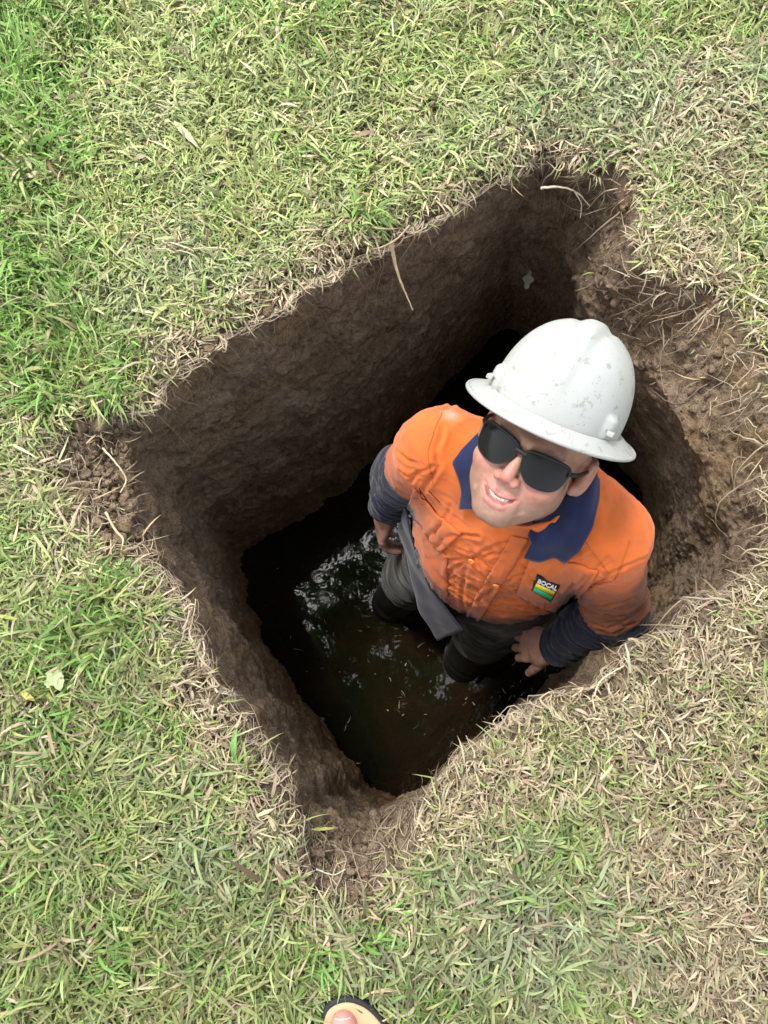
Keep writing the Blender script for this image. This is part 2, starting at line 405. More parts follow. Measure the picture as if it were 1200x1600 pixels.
WD = np.linalg.norm((RIM - SHO)[:, :2], axis=1); WJ = np.exp(-(WD / .055) ** 2) + .06; WJ /= WJ.sum()
STEEP = lambda n: rng.choice(NA, n, p=WJ)
def fringe(n):
    j = STEEP(n); o = rng.uniform(-.010, .014, n); P = rim0[j].copy(); P[:, :2] += outw[j] * o[:, None] + rng.normal(0, .002, (n, 2)); P[:, 2] += rng.uniform(-.004, .010, n) - np.clip(-o, 0, 1) * .6
    az = np.arctan2(-outw[j, 1], -outw[j, 0]) + rng.normal(0, .75, n)
    cl = noise(np.stack([P[:, 0] * 22, P[:, 1] * 22, P[:, 0] * 0], 1), 77); k = rng.random(n) < .45 + .8 * cl
    c = np.where(rng.random((n, 1)) < .8, PAL['straw'][None] * rng.uniform(.45, 1.05, (n, 1)), PAL['pale'][None])
    L = rng.gamma(4, .006, n).clip(.008, .06); e0 = rng.uniform(-.3, .6, n); e1 = rng.uniform(-1.5, -.5, n); W = rng.uniform(.0014, .0036, n)
    return blades(P[k], az[k], L[k], W[k], e0[k], e1[k], c[k], rng.normal(0, .6, k.sum()))
parts = [fringe(2300), grass_zone(int(270000 * DETAIL), smp_box(*bx)),
         grass_zone(int(7000 * DETAIL), smp_box(*bx), 1.25, 1.5, .008),
         grass_zone(int(60000 * DETAIL), smp_ring(1.1, 3.4), 1.5, 1.9)]
gV, gF, gC = join(parts)
go = mesh('grass', gV, gF, GRASSM, cols=gC)
tag(go, 'short tangled couch grass, green and straw coloured, growing round the hole', 'grass', kind='stuff')

# ---- thatch, straw bits and roots
def tubes(paths, rad, col, sides=4):
    """paths (n,K,3), rad (n,K), col (n,3)"""
    n, K, _ = paths.shape
    T = np.gradient(paths, axis=1); T /= np.linalg.norm(T, axis=2, keepdims=True) + 1e-9
    up = np.where(np.abs(T[..., 2:3]) > .9, np.array([1., 0, 0]), np.array([0, 0, 1.]))
    A = np.cross(T, up); A /= np.linalg.norm(A, axis=2, keepdims=True) + 1e-9; B = np.cross(T, A)
    th = np.arange(sides) * 2 * math.pi / sides
    V = paths[:, :, None] + rad[:, :, None, None] * (A[:, :, None] * np.cos(th)[:, None] + B[:, :, None] * np.sin(th)[:, None])
    i = np.arange(K - 1)[:, None]; j = np.arange(sides)[None]; j2 = (j + 1) % sides
    f = np.stack([i * sides + j, i * sides + j2, (i + 1) * sides + j2, (i + 1) * sides + j], -1).reshape(-1, 4)
    Fc = (np.arange(n)[:, None, None] * (K * sides) + f[None]).reshape(-1, 4)
    return V.reshape(-1, 3), Fc, np.repeat(col, K * sides, 0)
WG = Wl.reshape(nrw, NA, 3)
def wall_roots(n, rowmax, lenrows, rad, colr, startmax=6, drift=14, lift=.004, jsel=None):
    j = STEEP(n) if jsel is None else jsel(n)
    r0 = rng.uniform(0, startmax, n); K = 8; t = np.linspace(0, 1, K)
    Lr = rng.gamma(2, lenrows / 2, n).clip(3, rowmax)
    rr = (r0[:, None] + Lr[:, None] * t).clip(0, nrw - 2)
    jj = j[:, None] + np.cumsum(rng.normal(0, drift / K ** .5, (n, K)), 1) * .6
    ri = rr.astype(int); ji = np.mod(jj.astype(int), NA)
    p = WG[ri, ji].copy()
    lf = lift * (1 + 2 * np.sin(t * math.pi)[None] * rng.random((n, 1)))
    p[..., :2] -= outw[ji] * lf[..., None]; p[..., 2] += lift * .3
    p[:, 1:-1] = (p[:, :-2] + 2 * p[:, 1:-1] + p[:, 2:]) / 4
    r_ = rad * rng.lognormal(0, .35, n)[:, None] * (1 - .75 * t)[None]
    c = np.array(colr)[None] * rng.uniform(.5, 1.25, (n, 1))
    return tubes(p, r_, c)
RC = (.40, .33, .23)
def corner(c0, w):
    # favour rim indices whose pixel lies near a place
    rx, ry = proj(RIM); 
    def f(n):
        k = np.exp(-(((rx - c0[0]) / w) ** 2 + ((ry - c0[1]) / w) ** 2)) + 1e-4; return rng.choice(NA, n, p=k / k.sum())
    return f
rt = join([wall_roots(700, 44, 18, .0009, RC, lift=.009), wall_roots(260, 80, 40, .0007, (.3, .23, .15), 20, 22, lift=.008),
           wall_roots(150, 30, 16, .0015, RC, lift=.010), wall_roots(36, 30, 12, .0008, RC, 26, 14, jsel=corner((1080, 560), 130)),
           wall_roots(140, 30, 14, .0011, RC, 12, 14, jsel=corner((470, 430), 70)), wall_roots(60, 24, 10, .0009, RC, 20, 12, jsel=corner((150, 780), 90)),
           wall_roots(110, 36, 16, .0006, RC, 22, 16, jsel=corner((560, 1390), 90)), wall_roots(40, 24, 12, .0020, (.42, .34, .24), 3, 8, lift=.010)])
ro = mesh('roots', rt[0], rt[1], ROOTM, cols=rt[2])
tag(ro, 'fine pale grass roots hanging from the cut turf edge down the soil walls', 'roots', kind='stuff')
def scatter_straw(n, wfun):
    px, py = proj(Wl[:34 * NA]); k = wfun(px, py) + 1e-9; ii = rng.choice(34 * NA, n, p=k / k.sum())
    b = Wl[ii] + rng.normal(0, .002, (n, 3)); b[:, 2] += .004
    L = rng.gamma(4, .007, n).clip(.008, .06); W = rng.uniform(.001, .0032, n)
    c = PAL['straw'][None] * rng.uniform(.35, 1.0, (n, 1)) * np.array([1, .96, .9])
    g = rng.random(n) < .08; c[g] = PAL['pale']
    return blades(b, rng.uniform(0, 6.28, n), L, W, rng.normal(.1, .35, n), rng.normal(-.3, .4, n), c, rng.normal(0, .8, n))
def lawn_straw(n, wl):
    b = []
    tot = sum(q[4] for q in wl)
    for cx, cy, sx, sy, a in wl:
        m = int(n * a / tot); P = PZ(rng.normal(cx, sx * .7, m), rng.normal(cy, sy * .7, m), 0.); b.append(P)
    b = np.concatenate(b); b = b[inrim(b[:, 0], b[:, 1]) > 0]; m = len(b); b[:, 2] = hgt(b[:, 0], b[:, 1]) + rng.uniform(0, .008, m)
    c = PAL['straw'][None] * rng.uniform(.3, 1.05, (m, 1))
    return blades(b, rng.uniform(0, 6.28, m), rng.gamma(4, .008, m), rng.uniform(.0012, .0035, m), rng.normal(.05, .25, m), rng.normal(-.2, .3, m), c, rng.normal(0, .9, m))
st = join([scatter_straw(520, lambda x, y: gmap(x, y, [(1080, 540, 110, 130, .45), (160, 760, 60, 110, .8), (550, 1350, 90, 60, .4)]) + .08),
           lawn_straw(1500, BARE)])
so = mesh('loose_straw', st[0], st[1], ROOTM, cols=st[2])
tag(so, 'loose dry straw and broken stolons lying on the bare soil of the hole rim', 'straw', kind='stuff')

# ---- crumbs of soil on the ledges and rim
def lump(seed, n=10, m=7, amp=.55):
    th = np.linspace(0, 2 * math.pi, n, endpoint=False); ph = np.linspace(0, math.pi, m)
    P = np.stack([np.outer(np.sin(ph), np.cos(th)), np.outer(np.sin(ph), np.sin(th)), np.outer(np.cos(ph), np.ones(n))], -1).reshape(-1, 3)
    return P * (1 + amp * noise(P * 1.7 + seed * 9.1, seed))[:, None], gridfaces(m, n)
cr_parts = []
kk = gmap(*proj(Wl[:34 * NA]), [(550, 1350, 80, 50, 1.6), (165, 750, 60, 100, .9), (1070, 600, 100, 120, .12)]) + .03
ii = rng.choice(34 * NA, 1900, p=kk / kk.sum())
lb = [lump(s) for s in range(12)]
for q, i in enumerate(ii):
    P, Fq = lb[q % 12]; s = min(rng.gamma(2.2, .0021), .024) * (1.2 if q < 160 else .8)
    a = rng.uniform(0, 6.28); ca, sa = math.cos(a), math.sin(a)
    P2 = P * np.array([1, .8, .65]) * s; P2 = np.stack([P2[:, 0] * ca - P2[:, 1] * sa, P2[:, 0] * sa + P2[:, 1] * ca, P2[:, 2]], 1)
    cr_parts.append((P2 + Wl[i] + np.array([0, 0, s * .35]), Fq))
cv, cf = join(cr_parts)
co = mesh('soil_crumbs', cv, cf, SOIL, cols=np.zeros((len(cv), 3)), colname='wet')
tag(co, 'loose dark soil crumbs spilled on the ledges at the hole corners', 'soil', kind='stuff')

# ---- single things lying about
LEAFM = mat_vcol('dead_leaf', 0.6, 0.3, 120, .4, .001)
def leaf(name, label, px, py, z, az, L, W, col, cat='leaf', bend=.25, lobes=0, group=None, mat=None):
    nu, nv = 14, 7; u = np.linspace(0, 1, nu); v = np.linspace(-1, 1, nv)
    U, Vv = np.meshgrid(u, v, indexing='ij')
    wv = np.sin(np.pi * np.clip(U, 0.02, .985) ** .8) ** .7 * (1 + lobes * .35 * np.cos(U * 14))
    X = U * L; Y = Vv * W / 2 * wv; Z = bend * L * np.sin(U * 2.6) * .35 + np.abs(Vv) * W * .16 + .0012 * np.sin(U * 23 + Vv * 4)
    top = np.stack([X, Y, Z], -1).reshape(-1, 3); bt = top - np.array([0, 0, .0006])
    f = gridfaces(nu, nv, wrap=False); V, Fq = join([(top, f), (bt, f[:, ::-1])])
    c, s = math.cos(az), math.sin(az)
    V = np.stack([V[:, 0] * c - V[:, 1] * s, V[:, 0] * s + V[:, 1] * c, V[:, 2]], 1)
    p = PZ(px, py, z)
    cc = np.array(col)[None] * (1 + .15 * noise(V * 150, 5))[:, None]
    o = mesh(name, V, Fq, mat or LEAFM, cols=cc); o.location = Vector(p)
    return tag(o, label, cat, group)
D = math.radians
leaf('fallen_leaf', 'pale lime leaf lying above a yellow leaf at the left edge of the lawn', 72, 1072, .031, D(35), .034, .02, (.34, .42, .2), lobes=1)
leaf('fallen_leaf', 'small bright yellow leaf lying at the left edge of the lawn', 34, 1082, .031, D(-35), .026, .01, (.42, .36, .08))
leaf('fallen_leaf', 'broad pale lime leaf folded beside the yellow leaf', 90, 1050, .033, D(-80), .03, .02, (.36, .42, .22))
leaf('dry_blade', 'long bleached blade leaning diagonally on the upper left lawn', 272, 190, .031, D(-58), .078, .012, (.30, .32, .17), 'grass blade', .1)
leaf('dry_blade', 'wide pale blade lying level below the lush upper left clump', 32, 280, .031, D(4), .065, .012, (.33, .35, .17), 'grass blade', .2)
leaf('dry_blade', 'short wide pale blade pointing down the lawn at upper left', 38, 240, .031, D(-70), .042, .011, (.31, .34, .18), 'grass blade', .2)
leaf('straw', 'yellow green straw lying on the soil of the near ledge', 486, 1296, -.055, D(-4), .04, .005, (.33, .32, .1), 'straw', .05)
leaf('petal', 'tiny orange yellow petal stuck on the left soil wall', 300, 990, -.04, D(60), .012, .008, (.6, .36, .05), 'petal')
leaf('stone_chip', 'pale grey chip stuck in the far soil wall under the corner', 822, 452, -.36, D(70), .045, .02, (.2, .2, .16), 'stone', .5, lobes=1)
def root(name, label, pts, r0, r1, col, cat='root'):
    P = np.array([PZ(a, b, z) for a, b, z in pts]); m = len(P); t = np.linspace(0, m - 1, 6 * m)
    i = np.minimum(t.astype(int), m - 2); f = (t - i)[:, None]
    Pm = np.vstack([2 * P[0] - P[1], P, 2 * P[-1] - P[-2]]); a, b, c, d = Pm[i], Pm[i + 1], Pm[i + 2], Pm[np.minimum(i + 3, m + 1)]
    Q = .5 * (2 * b + (c - a) * f + (2 * a - 5 * b + 4 * c - d) * f ** 2 + (3 * b - a - 3 * c + d) * f ** 3)
    Q = Q + noise(Q * 180, 3)[:, None] * .0006
    rr = np.linspace(r0, r1, len(Q)) * (1 + .2 * noise(Q * 120, 8))
    V, Fq, C = tubes((Q - P[0])[None], rr[None], np.array([col]), 7)
    C = C * (1 + .3 * noise((V + P[0]) * 160, 4))[:, None]
    o = mesh(name, V, Fq, ROOTM, cols=C); o.location = Vector(P[0]); return tag(o, label, cat)
root('hanging_root', 'thick cream root dangling down the far left soil wall', [(612, 380, -.0), (617, 410, -.04), (628, 445, -.08), (645, 484, -.13)], .0042, .0012, (.50, .40, .25))
root('rootlet', 'brown stolon arching along the turf edge above the dangling root', [(575, 392, -.005), (600, 385, .004), (622, 372, .006), (640, 352, .008)], .002, .0018, (.3, .22, .14))
root('white_root', 'bleached white root curving at the top corner of the hole', [(845, 294, -.045), (872, 292, -.045), (900, 300, -.06), (922, 322, -.08)], .0028, .001, (.50, .43, .32))
root('white_root', 'thin white rootlet branching down below the top corner root', [(898, 299, -.058), (908, 318, -.08), (907, 340, -.1)], .0013, .0006, (.55, .47, .36))
root('pale_root', 'pale bent root sticking over the lower right turf edge', [(928, 1088, .0), (940, 1062, .012), (975, 1040, .02)], .0014, .001, (.55, .5, .33))
root('dead_stem', 'upright bleached stem rising at the elbow beside lower right edge', [(985, 1050, .0), (982, 1028, .03), (977, 1005, .055)], .0026, .0014, (.6, .58, .4), 'stem')
root('pale_root', 'curling pale root over the near right edge of the water', [(730, 1205, 0), (742, 1182, 0.004), (733, 1160, -.02), (728, 1150, -.03)], .0012, .0006, (.5, .42, .28))
root('white_root', 'cream root crossing the left crumbly ledge', [(160, 700, -.01), (180, 722, -.015), (197, 748, -.03), (188, 770, -.03)], .0018, .0012, (.5, .42, .27))
root('curled_root', 'fat curled tan root at the lower end of the left ledge', [(165, 800, .0), (180, 828, -.01), (192, 842, -.015), (190, 860, -.02)], .0022, .002, (.5, .4, .26))
root('twig', 'forked pale twig over the dark gap in the near ledge', [(494, 1358, -.02), (520, 1367, -.025), (540, 1358, -.02)], .0013, .0008, (.5, .5, .38), 'twig')
root('twig', 'pale prong of the forked twig pointing down in the near ledge', [(520, 1367, -.025), (522, 1385, -.028), (521, 1402, -.03)], .0013, .0008, (.5, .5, .38), 'twig')
GB = NT('green_blade', .5, .35); GB.base((.16, .3, .07))
leaf('green_blade', 'single broad green blade standing on the lower left turf edge', 366, 1188, .01, D(77), .05, .009, (.16, .30, .08), 'grass blade', 1.1)

# ---- floating scum on the water
n = 170; fx = np.r_[rng.uniform(400, 900, 110), rng.normal(830, 60, 60)]; fy = np.r_[rng.uniform(880, 1230, 110), rng.normal(1080, 40, 60)]
fp = PZ(fx, fy, ZW + .0015)
fb = blades(fp, rng.uniform(0, 6.28, n), rng.gamma(2, .006, n) + .003, rng.uniform(.001, .0045, n), np.zeros(n), np.zeros(n), np.array([[.16, .14, .09]]) * rng.uniform(.4, 1.4, (n, 1)), rng.normal(0, .8, n))
fs = mesh('floating_debris', fb[0], fb[1], ROOTM, cols=fb[2]); tag(fs, 'bits of grass and bark floating on the dark water', 'debris', kind='stuff')

# ---- the tree overhead, seen mirrored in the water
bark = NT('bark', .9, .2); bark.base(bark.ramp(bark.noise(6, 5), [(.3, (.05, .035, .025)), (.7, (.14, .11, .08))])); bark.bump(bark.noise(20, 4), .6, .02)
LV = mat_vcol('tree_leaves', .5, .3, transl=.3)
te = empty('shade_tree', (-3.6, 2.6, 0), label='leafy tree arching over the hole, mirrored in the dark water', cat='tree')
def limb(p, r, sides=10):
    p = np.array(p, float); t = np.linspace(0, len(p) - 1, 30); Q = np.stack([np.interp(t, np.arange(len(p)), p[:, k]) for k in range(3)], 1)
    Q[1:-1] += np.stack([noise(Q[1:-1] * 1.2, k) for k in (1, 2, 3)], 1) * .06
    return tubes(Q[None], np.interp(t, np.arange(len(p)), r)[None], np.ones((1, 3)), sides)
tr = join([limb([(-3.6, 2.6, -.2), (-3.55, 2.55, 1.2), (-3.2, 2.4, 3.2), (-2.2, 1.8, 5), (-1, 1, 6.4), (.6, .4, 7.4)], [.26, .2, .17, .13, .08, .03]),
           limb([(-3.2, 2.4, 3.2), (-3.6, 1.2, 5), (-3, -.5, 6.5)], [.13, .09, .03]), limb([(-2.2, 1.8, 5), (-1.2, 3, 6.2), (0, 4.2, 7)], [.1, .07, .02]),
           limb([(-1.6, 1.3, 5.8), (-.2, -.6, 6.8), (.8, -1.6, 7.4)], [.08, .05, .02])])
trk = mesh('trunk', tr[0], tr[1], bark.m, te, cols=tr[2])
n = 4600; cc_ = np.array([-.6, .9, 6.6]); q = rng.normal(0, 1, (n, 3)); q /= np.linalg.norm(q, axis=1)[:, None]; q *= (rng.random(n) ** .4)[:, None]
lp = cc_ + q * np.array([3.6, 3.4, 1.5])
kp = noise(lp * 1.1, 15) + .5 * noise(lp * 2.4, 16) > .22; lp = lp[kp]
l2 = rng.normal(0, 1, (6500, 3)) * [1.2, 1.4, .55] + [-.5, -1.0, 6.3]; l2 = l2[noise(l2 * 1.7, 18) + .6 * noise(l2 * 4.5, 19) > -.28]; lp = np.vstack([lp, l2]); n = len(lp)
lb2 = blades(lp, rng.uniform(0, 6.28, n), rng.uniform(.12, .26, n), rng.uniform(.07, .13, n), rng.normal(0, .4, n), rng.normal(-.3, .4, n), np.array([[.07, .12, .035]]) * rng.uniform(.6, 1.3, (n, 1)), rng.normal(0, .5, n))
crn = mesh('crown', lb2[0], lb2[1], LV, te, cols=lb2[2])

# ================================================================== signed-distance modelling
def surface_nets(Fv, org, h):
    s = Fv < 0; nx, ny, nz = Fv.shape
    cnt = np.zeros((nx - 1, ny - 1, nz - 1), np.uint8)
    for a in (0, 1):
        for b in (0, 1):
            for c in (0, 1): cnt += s[a:nx - 1 + a, b:ny - 1 + b, c:nz - 1 + c]
    act = (cnt > 0) & (cnt < 8); ci = np.argwhere(act)
    idm = np.full(act.shape, -1, np.int64); idm[tuple(ci.T)] = np.arange(len(ci))
    acc = np.zeros((len(ci), 3)); wn = np.zeros(len(ci))
    cor = [(a, b, c) for a in (0, 1) for b in (0, 1) for c in (0, 1)]
    vals = {q: Fv[ci[:, 0] + q[0], ci[:, 1] + q[1], ci[:, 2] + q[2]] for q in cor}
    for q in cor:
        for ax in range(3):
            if q[ax] == 0:
                q2 = list(q); q2[ax] = 1; q2 = tuple(q2)
                f0, f1 = vals[q], vals[q2]; m = (f0 < 0) != (f1 < 0)
                t = np.where(m, f0 / np.where(m, f0 - f1, 1), 0)
                p = np.array(q, float)[None] + np.zeros((len(ci), 3)); p[:, ax] += t
                acc += p * m[:, None]; wn += m
    V = org + (ci + acc / wn[:, None]) * h
    Fs = []
    for ax in range(3):
        sl0 = [slice(1, None)] * 3; sl0[ax] = slice(0, -1)
        o1, o2 = [a for a in range(3) if a != ax]
        lo = [slice(None)] * 3; hi = [slice(None)] * 3; lo[ax] = slice(0, -1); hi[ax] = slice(1, None)
        ch = s[tuple(lo)] != s[tuple(hi)]
        e = np.argwhere(ch); ok = (e[:, o1] > 0) & (e[:, o2] > 0) & (e[:, o1] < s.shape[o1] - 1) & (e[:, o2] < s.shape[o2] - 1); e = e[ok]
        def cell(d1, d2):
            q = e.copy(); q[:, o1] -= d1; q[:, o2] -= d2; return idm[tuple(q.T)]
        f = np.stack([cell(1, 1), cell(0, 1), cell(0, 0), cell(1, 0)], 1)
        ins = s[tuple(e.T)]
        if ax == 1: ins = ~ins
        f[~ins] = f[~ins][:, ::-1]; Fs.append(f)
    Fc = np.concatenate(Fs); return V, Fc[(Fc >= 0).all(1)]
def sdf_mesh(f, lo, hi, h, B=8):
    lo = np.array(lo, float); hi = np.array(hi, float)
    nb = np.ceil((hi - lo) / (h * B)).astype(int); N = nb * B
    g = np.stack(np.meshgrid(*[np.arange(k) for k in nb], indexing='ij'), -1)
    bcn = lo + (g + .5) * (B * h)
    dv = f(bcn.reshape(-1, 3)).reshape(nb)
    Fv = np.repeat(np.repeat(np.repeat(np.where(dv < 0, -1., 1.), B, 0), B, 1), B, 2).astype(np.float32)
    A = np.argwhere(np.abs(dv) < B * h * 1.25 + .012)
    loc = np.stack(np.meshgrid(*[np.arange(B)] * 3, indexing='ij'), -1).reshape(-1, 3)
    for k in range(0, len(A), 1200):
        a = A[k:k + 1200]; ijk = (a[:, None] * B + loc[None]).reshape(-1, 3)
        Fv[tuple(ijk.T)] = f(lo + ijk * h)
    return surface_nets(Fv, lo, h)
def smin(a, b, k):
    hh = np.clip(.5 + .5 * (b - a) / k, 0, 1); return b * (1 - hh) + a * hh - k * hh * (1 - hh)
def smax(a, b, k): return -smin(-a, -b, k)
def cone(p, a, b, r1, r2):
    a = np.asarray(a, float); ab = np.asarray(b, float) - a
    t = np.clip(((p - a) @ ab) / (ab @ ab), 0, 1)
    return np.linalg.norm(p - a - t[:, None] * ab, axis=1) - (r1 + (r2 - r1) * t)
def chain(p, pts, rs, k=.01):
    d = None
    for i in range(len(pts) - 1):
        e = cone(p, pts[i], pts[i + 1], rs[i], rs[i + 1]); d = e if d is None else smin(d, e, k)
    return d
def ell(p, c, r, M=None):
    q = p - np.asarray(c, float)
    if M is not None: q = q @ M      # M columns = local axes
    r = np.asarray(r, float); k0 = np.linalg.norm(q / r, axis=1); k1 = np.linalg.norm(q / (r * r), axis=1)
    return k0 * (k0 - 1) / np.maximum(k1, 1e-6)
def poly_u(pts, n):
    pts = np.array(pts, float); s = np.r_[0, np.cumsum(np.linalg.norm(np.diff(pts, axis=0), axis=1))]; u = np.linspace(0, s[-1], n)
    return np.stack([np.interp(u, s, pts[:, k]) for k in range(pts.shape[1])], 1)
def nrm(v): v = np.asarray(v, float); return v / np.linalg.norm(v)

# ------------------------------------------------------------------ pose (metres, world)
S_R, S_L = PD(688, 694, 1.235), PD(947, 838, 1.235)
H_R, H_L = PD(706, 868, 1.70), PD(796, 915, 1.70)
K_R, K_L = PD(655, 893, 2.02), PD(768, 968, 1.98)
A_R, A_L = PD(606, 948, 2.40), PD(716, 1046, 2.38)
T_R, T_L = PD(572, 1000, 2.45), PD(692, 1088, 2.44)
E_R, E_L = PD(632, 742, 1.47), PD(962, 952, 1.44)
W_R, W_L = PD(606, 796, 1.68), PD(868, 1010, 1.60)
SM, HM = (S_R + S_L) / 2, (H_R + H_L) / 2
BU = nrm(SM - HM); BL = S_L - S_R; BL = nrm(BL - BU * (BL @ BU)); BF = np.cross(BL, BU)
BF = -BF if BF[1] > 0 else BF
BM = np.stack([BL, BF, BU], 1)          # columns: person's left, forward, up
def bp(l, f, u): return SM + BM @ np.array([l, f, u])
# head
HEAD = PD(839, 699, 1.08)
v = nrm(C0 - HEAD); tx = math.radians(30.5)
camx, camy, camz = R[:, 0], R[:, 1], R[:, 2]
up_img = math.sin(tx) * camx + math.cos(tx) * camy; up_img = nrm(up_img - v * (up_img @ v))
pitch, yaw = math.radians(13), math.radians(8)
HU = nrm(up_img * math.cos(pitch) + v * math.sin(pitch)); hf = nrm(v - HU * (v @ HU)); hl = np.cross(HU, hf) * -1
hl = hl if hl @ camx > 0 else -hl       # person's left = image right
HF = nrm(hf * math.cos(yaw) - hl * math.sin(yaw)); HL = nrm(hl * math.cos(yaw) + hf * math.sin(yaw))
HM3 = np.stack([HL, HF, HU], 1)
HS = .96
def hw(q): return HEAD + (np.asarray(q, float) * HS) @ HM3.T
NECKB = bp(0, -.005, .055)

def head_sdf(q):
    x = np.abs(q[:, 0]); p = np.stack([x, q[:, 1], q[:, 2]], 1)
    d = ell(p, (0, -.018, .035), (.076, .098, .083))
    d = smin(d, ell(p, (0, .03, -.035), (.0605, .062, .076)), .03)
    d = smin(d, cone(p, (.041, .002, -.058), (.011, .064, -.094), .02, .019), .028)
    d = smin(d, ell(p, (0, .066, -.096), (.022, .023, .016)), .016)
    d = smin(d, ell(p, (.037, .038, -.054), (.021, .030, .025)), .024)
    d = smin(d, ell(p, (.042, .062, -.032), (.024, .024, .02)), .016)
    d = smin(d, cone(p, (.04, .072, .02), (.006, .088, .017), .010, .011), .014)
    d = smax(d, -ell(p, (.031, .098, -.001), (.019, .017, .013)), .012)
    d = smin(d, ell(p, (.031, .074, -.002), (.0125, .0125, .0115)), .002)
    d = smin(d, cone(p, (0, .086, .006), (0, .106, -.031), .0072, .0092), .008)
    d = smin(d, ell(p, (.0125, .098, -.037), (.0085, .011, .0085)), .005)
    d = smax(d, -ell(p, (.0075, .103, -.0465), (.004, .006, .004)), .003)
    # muzzle, lips and the smiling mouth
    d = smin(d, ell(p, (0, .073, -.068), (.034, .02, .026)), .014)
    d = smax(d, -chain(p, [(.019, .098, -.042), (.032, .089, -.056), (.038, .078, -.072)], [.0026, .0032, .0024], .004), .010)
    up = chain(p, [(0, .0925, -.0615), (.011, .0905, -.0605), (.0280, .0815, -.0545)], [.0036, .0034, .0020], .004)
    lo = chain(p, [(0, .0920, -.0790), (.012, .0900, -.0765), (.0285, .0815, -.0570)], [.0052, .0046, .002], .004)
    d = smin(d, smin(up, lo, .002), .004)
    d = smax(d, -ell(p, (0, .096, -.058), (.0045, .0045, .005)), .004)
    op = chain(p, [(0, .0950, -.0698), (.012, .0920, -.0680), (.0255, .0850, -.0590)], [.0046, .0040, .0020], .003)
    d = smax(d, -op, .002)
    # ear
    e = ell(p, (.082, -.010, -.004), (.011, .019, .032)); e = smin(e, ell(p, (.075, -.002, -.026), (.006, .009, .011)), .006)
    e = smax(e, -ell(p, (.093, -.004, .0), (.006, .010, .018)), .004)
    d = smin(d, e, .007)
    return d
def finger(p, pts, r, k=.003): return chain(p, pts, [r, r * .95, r * .88, r * .78], k)
def hand_frame(Wp, fwd, palm):
    fw = nrm(fwd); pn = nrm(np.asarray(palm) - fw * (np.asarray(palm) @ fw)); sd_ = np.cross(fw, pn); return Wp, fw, pn, sd_
def hand_pts(fr, side, curl, spread=.1, thumb=(.5, .2)):
    Wp, fw, pn, sx = fr; out = []
    base = [(-.030, .082), (-.0105, .09), (.0105, .087), (.030, .078)]
    ln = [(.036, .024, .018), (.042, .028, .02), (.039, .026, .019), (.03, .02, .016)]
    for i, ((bx_, by_), L3) in enumerate(zip(base, ln)):
        s = bx_ * side; p0 = Wp + fw * by_ + sx * s; ps = [p0]; a = curl[i] * .5
        sp = (bx_ / .03) * spread * side
        for j, l_ in enumerate(L3):
            dr_ = fw * math.cos(a) + pn * math.sin(a) + sx * sp; ps.append(ps[-1] + nrm(dr_) * l_); a += curl[i] * (.9 if j == 0 else .7)
        out.append((ps, .0092 if i < 3 else .0080))
    t0 = Wp + fw * .025 - sx * side * .024; ta, tb = thumb
    d1 = nrm(fw * math.cos(ta) - sx * side * math.sin(ta) + pn * tb); d2 = nrm(fw * math.cos(ta * .7) - sx * side * math.sin(ta * .7) + pn * tb * 1.6)
    out.append(([t0, t0 + d1 * .036, t0 + d1 * .036 + d2 * .03, t0 + d1 * .036 + d2 * .053], .0115)); return out
def palm_sdf(p, fr, side):
    Wp, fw, pn, sx = fr; M = np.stack([sx, fw, pn], 1); c = Wp + fw * .048
    d = ell(p, c, (.041, .052, .0165), M); d = smin(d, cone(p, Wp - fw * .03, Wp + fw * .03, .026, .024), .02)
    d = smin(d, cone(p, Wp + fw * .02 - sx * side * .018, Wp + fw * .045 - sx * side * .03, .016, .014), .012)
    for bx_ in (-.03, -.0105, .0105, .03): d = smin(d, cone(p, c + sx * bx_ * .7 * side, Wp + fw * .08 + sx * bx_ * side, .010, .0098), .008)
    return d
# right hand hangs, pointing down and forward; left hand pushes on the thigh
hfr_R = hand_frame(W_R, -BU * .95 + BF * .35, BL * .8 - BF * .5)
HANDR = hand_pts(hfr_R, 1, [.55, .65, .7, .8], .05, (.45, .5))
tgtL = PD(800, 1004, 1.70)
hfr_L = hand_frame(W_L, tgtL - W_L, -BU * 1.0 - BF * .25)
HANDL = hand_pts(hfr_L, -1, [.75, .8, .9, 1.0], .07, (.6, .25))

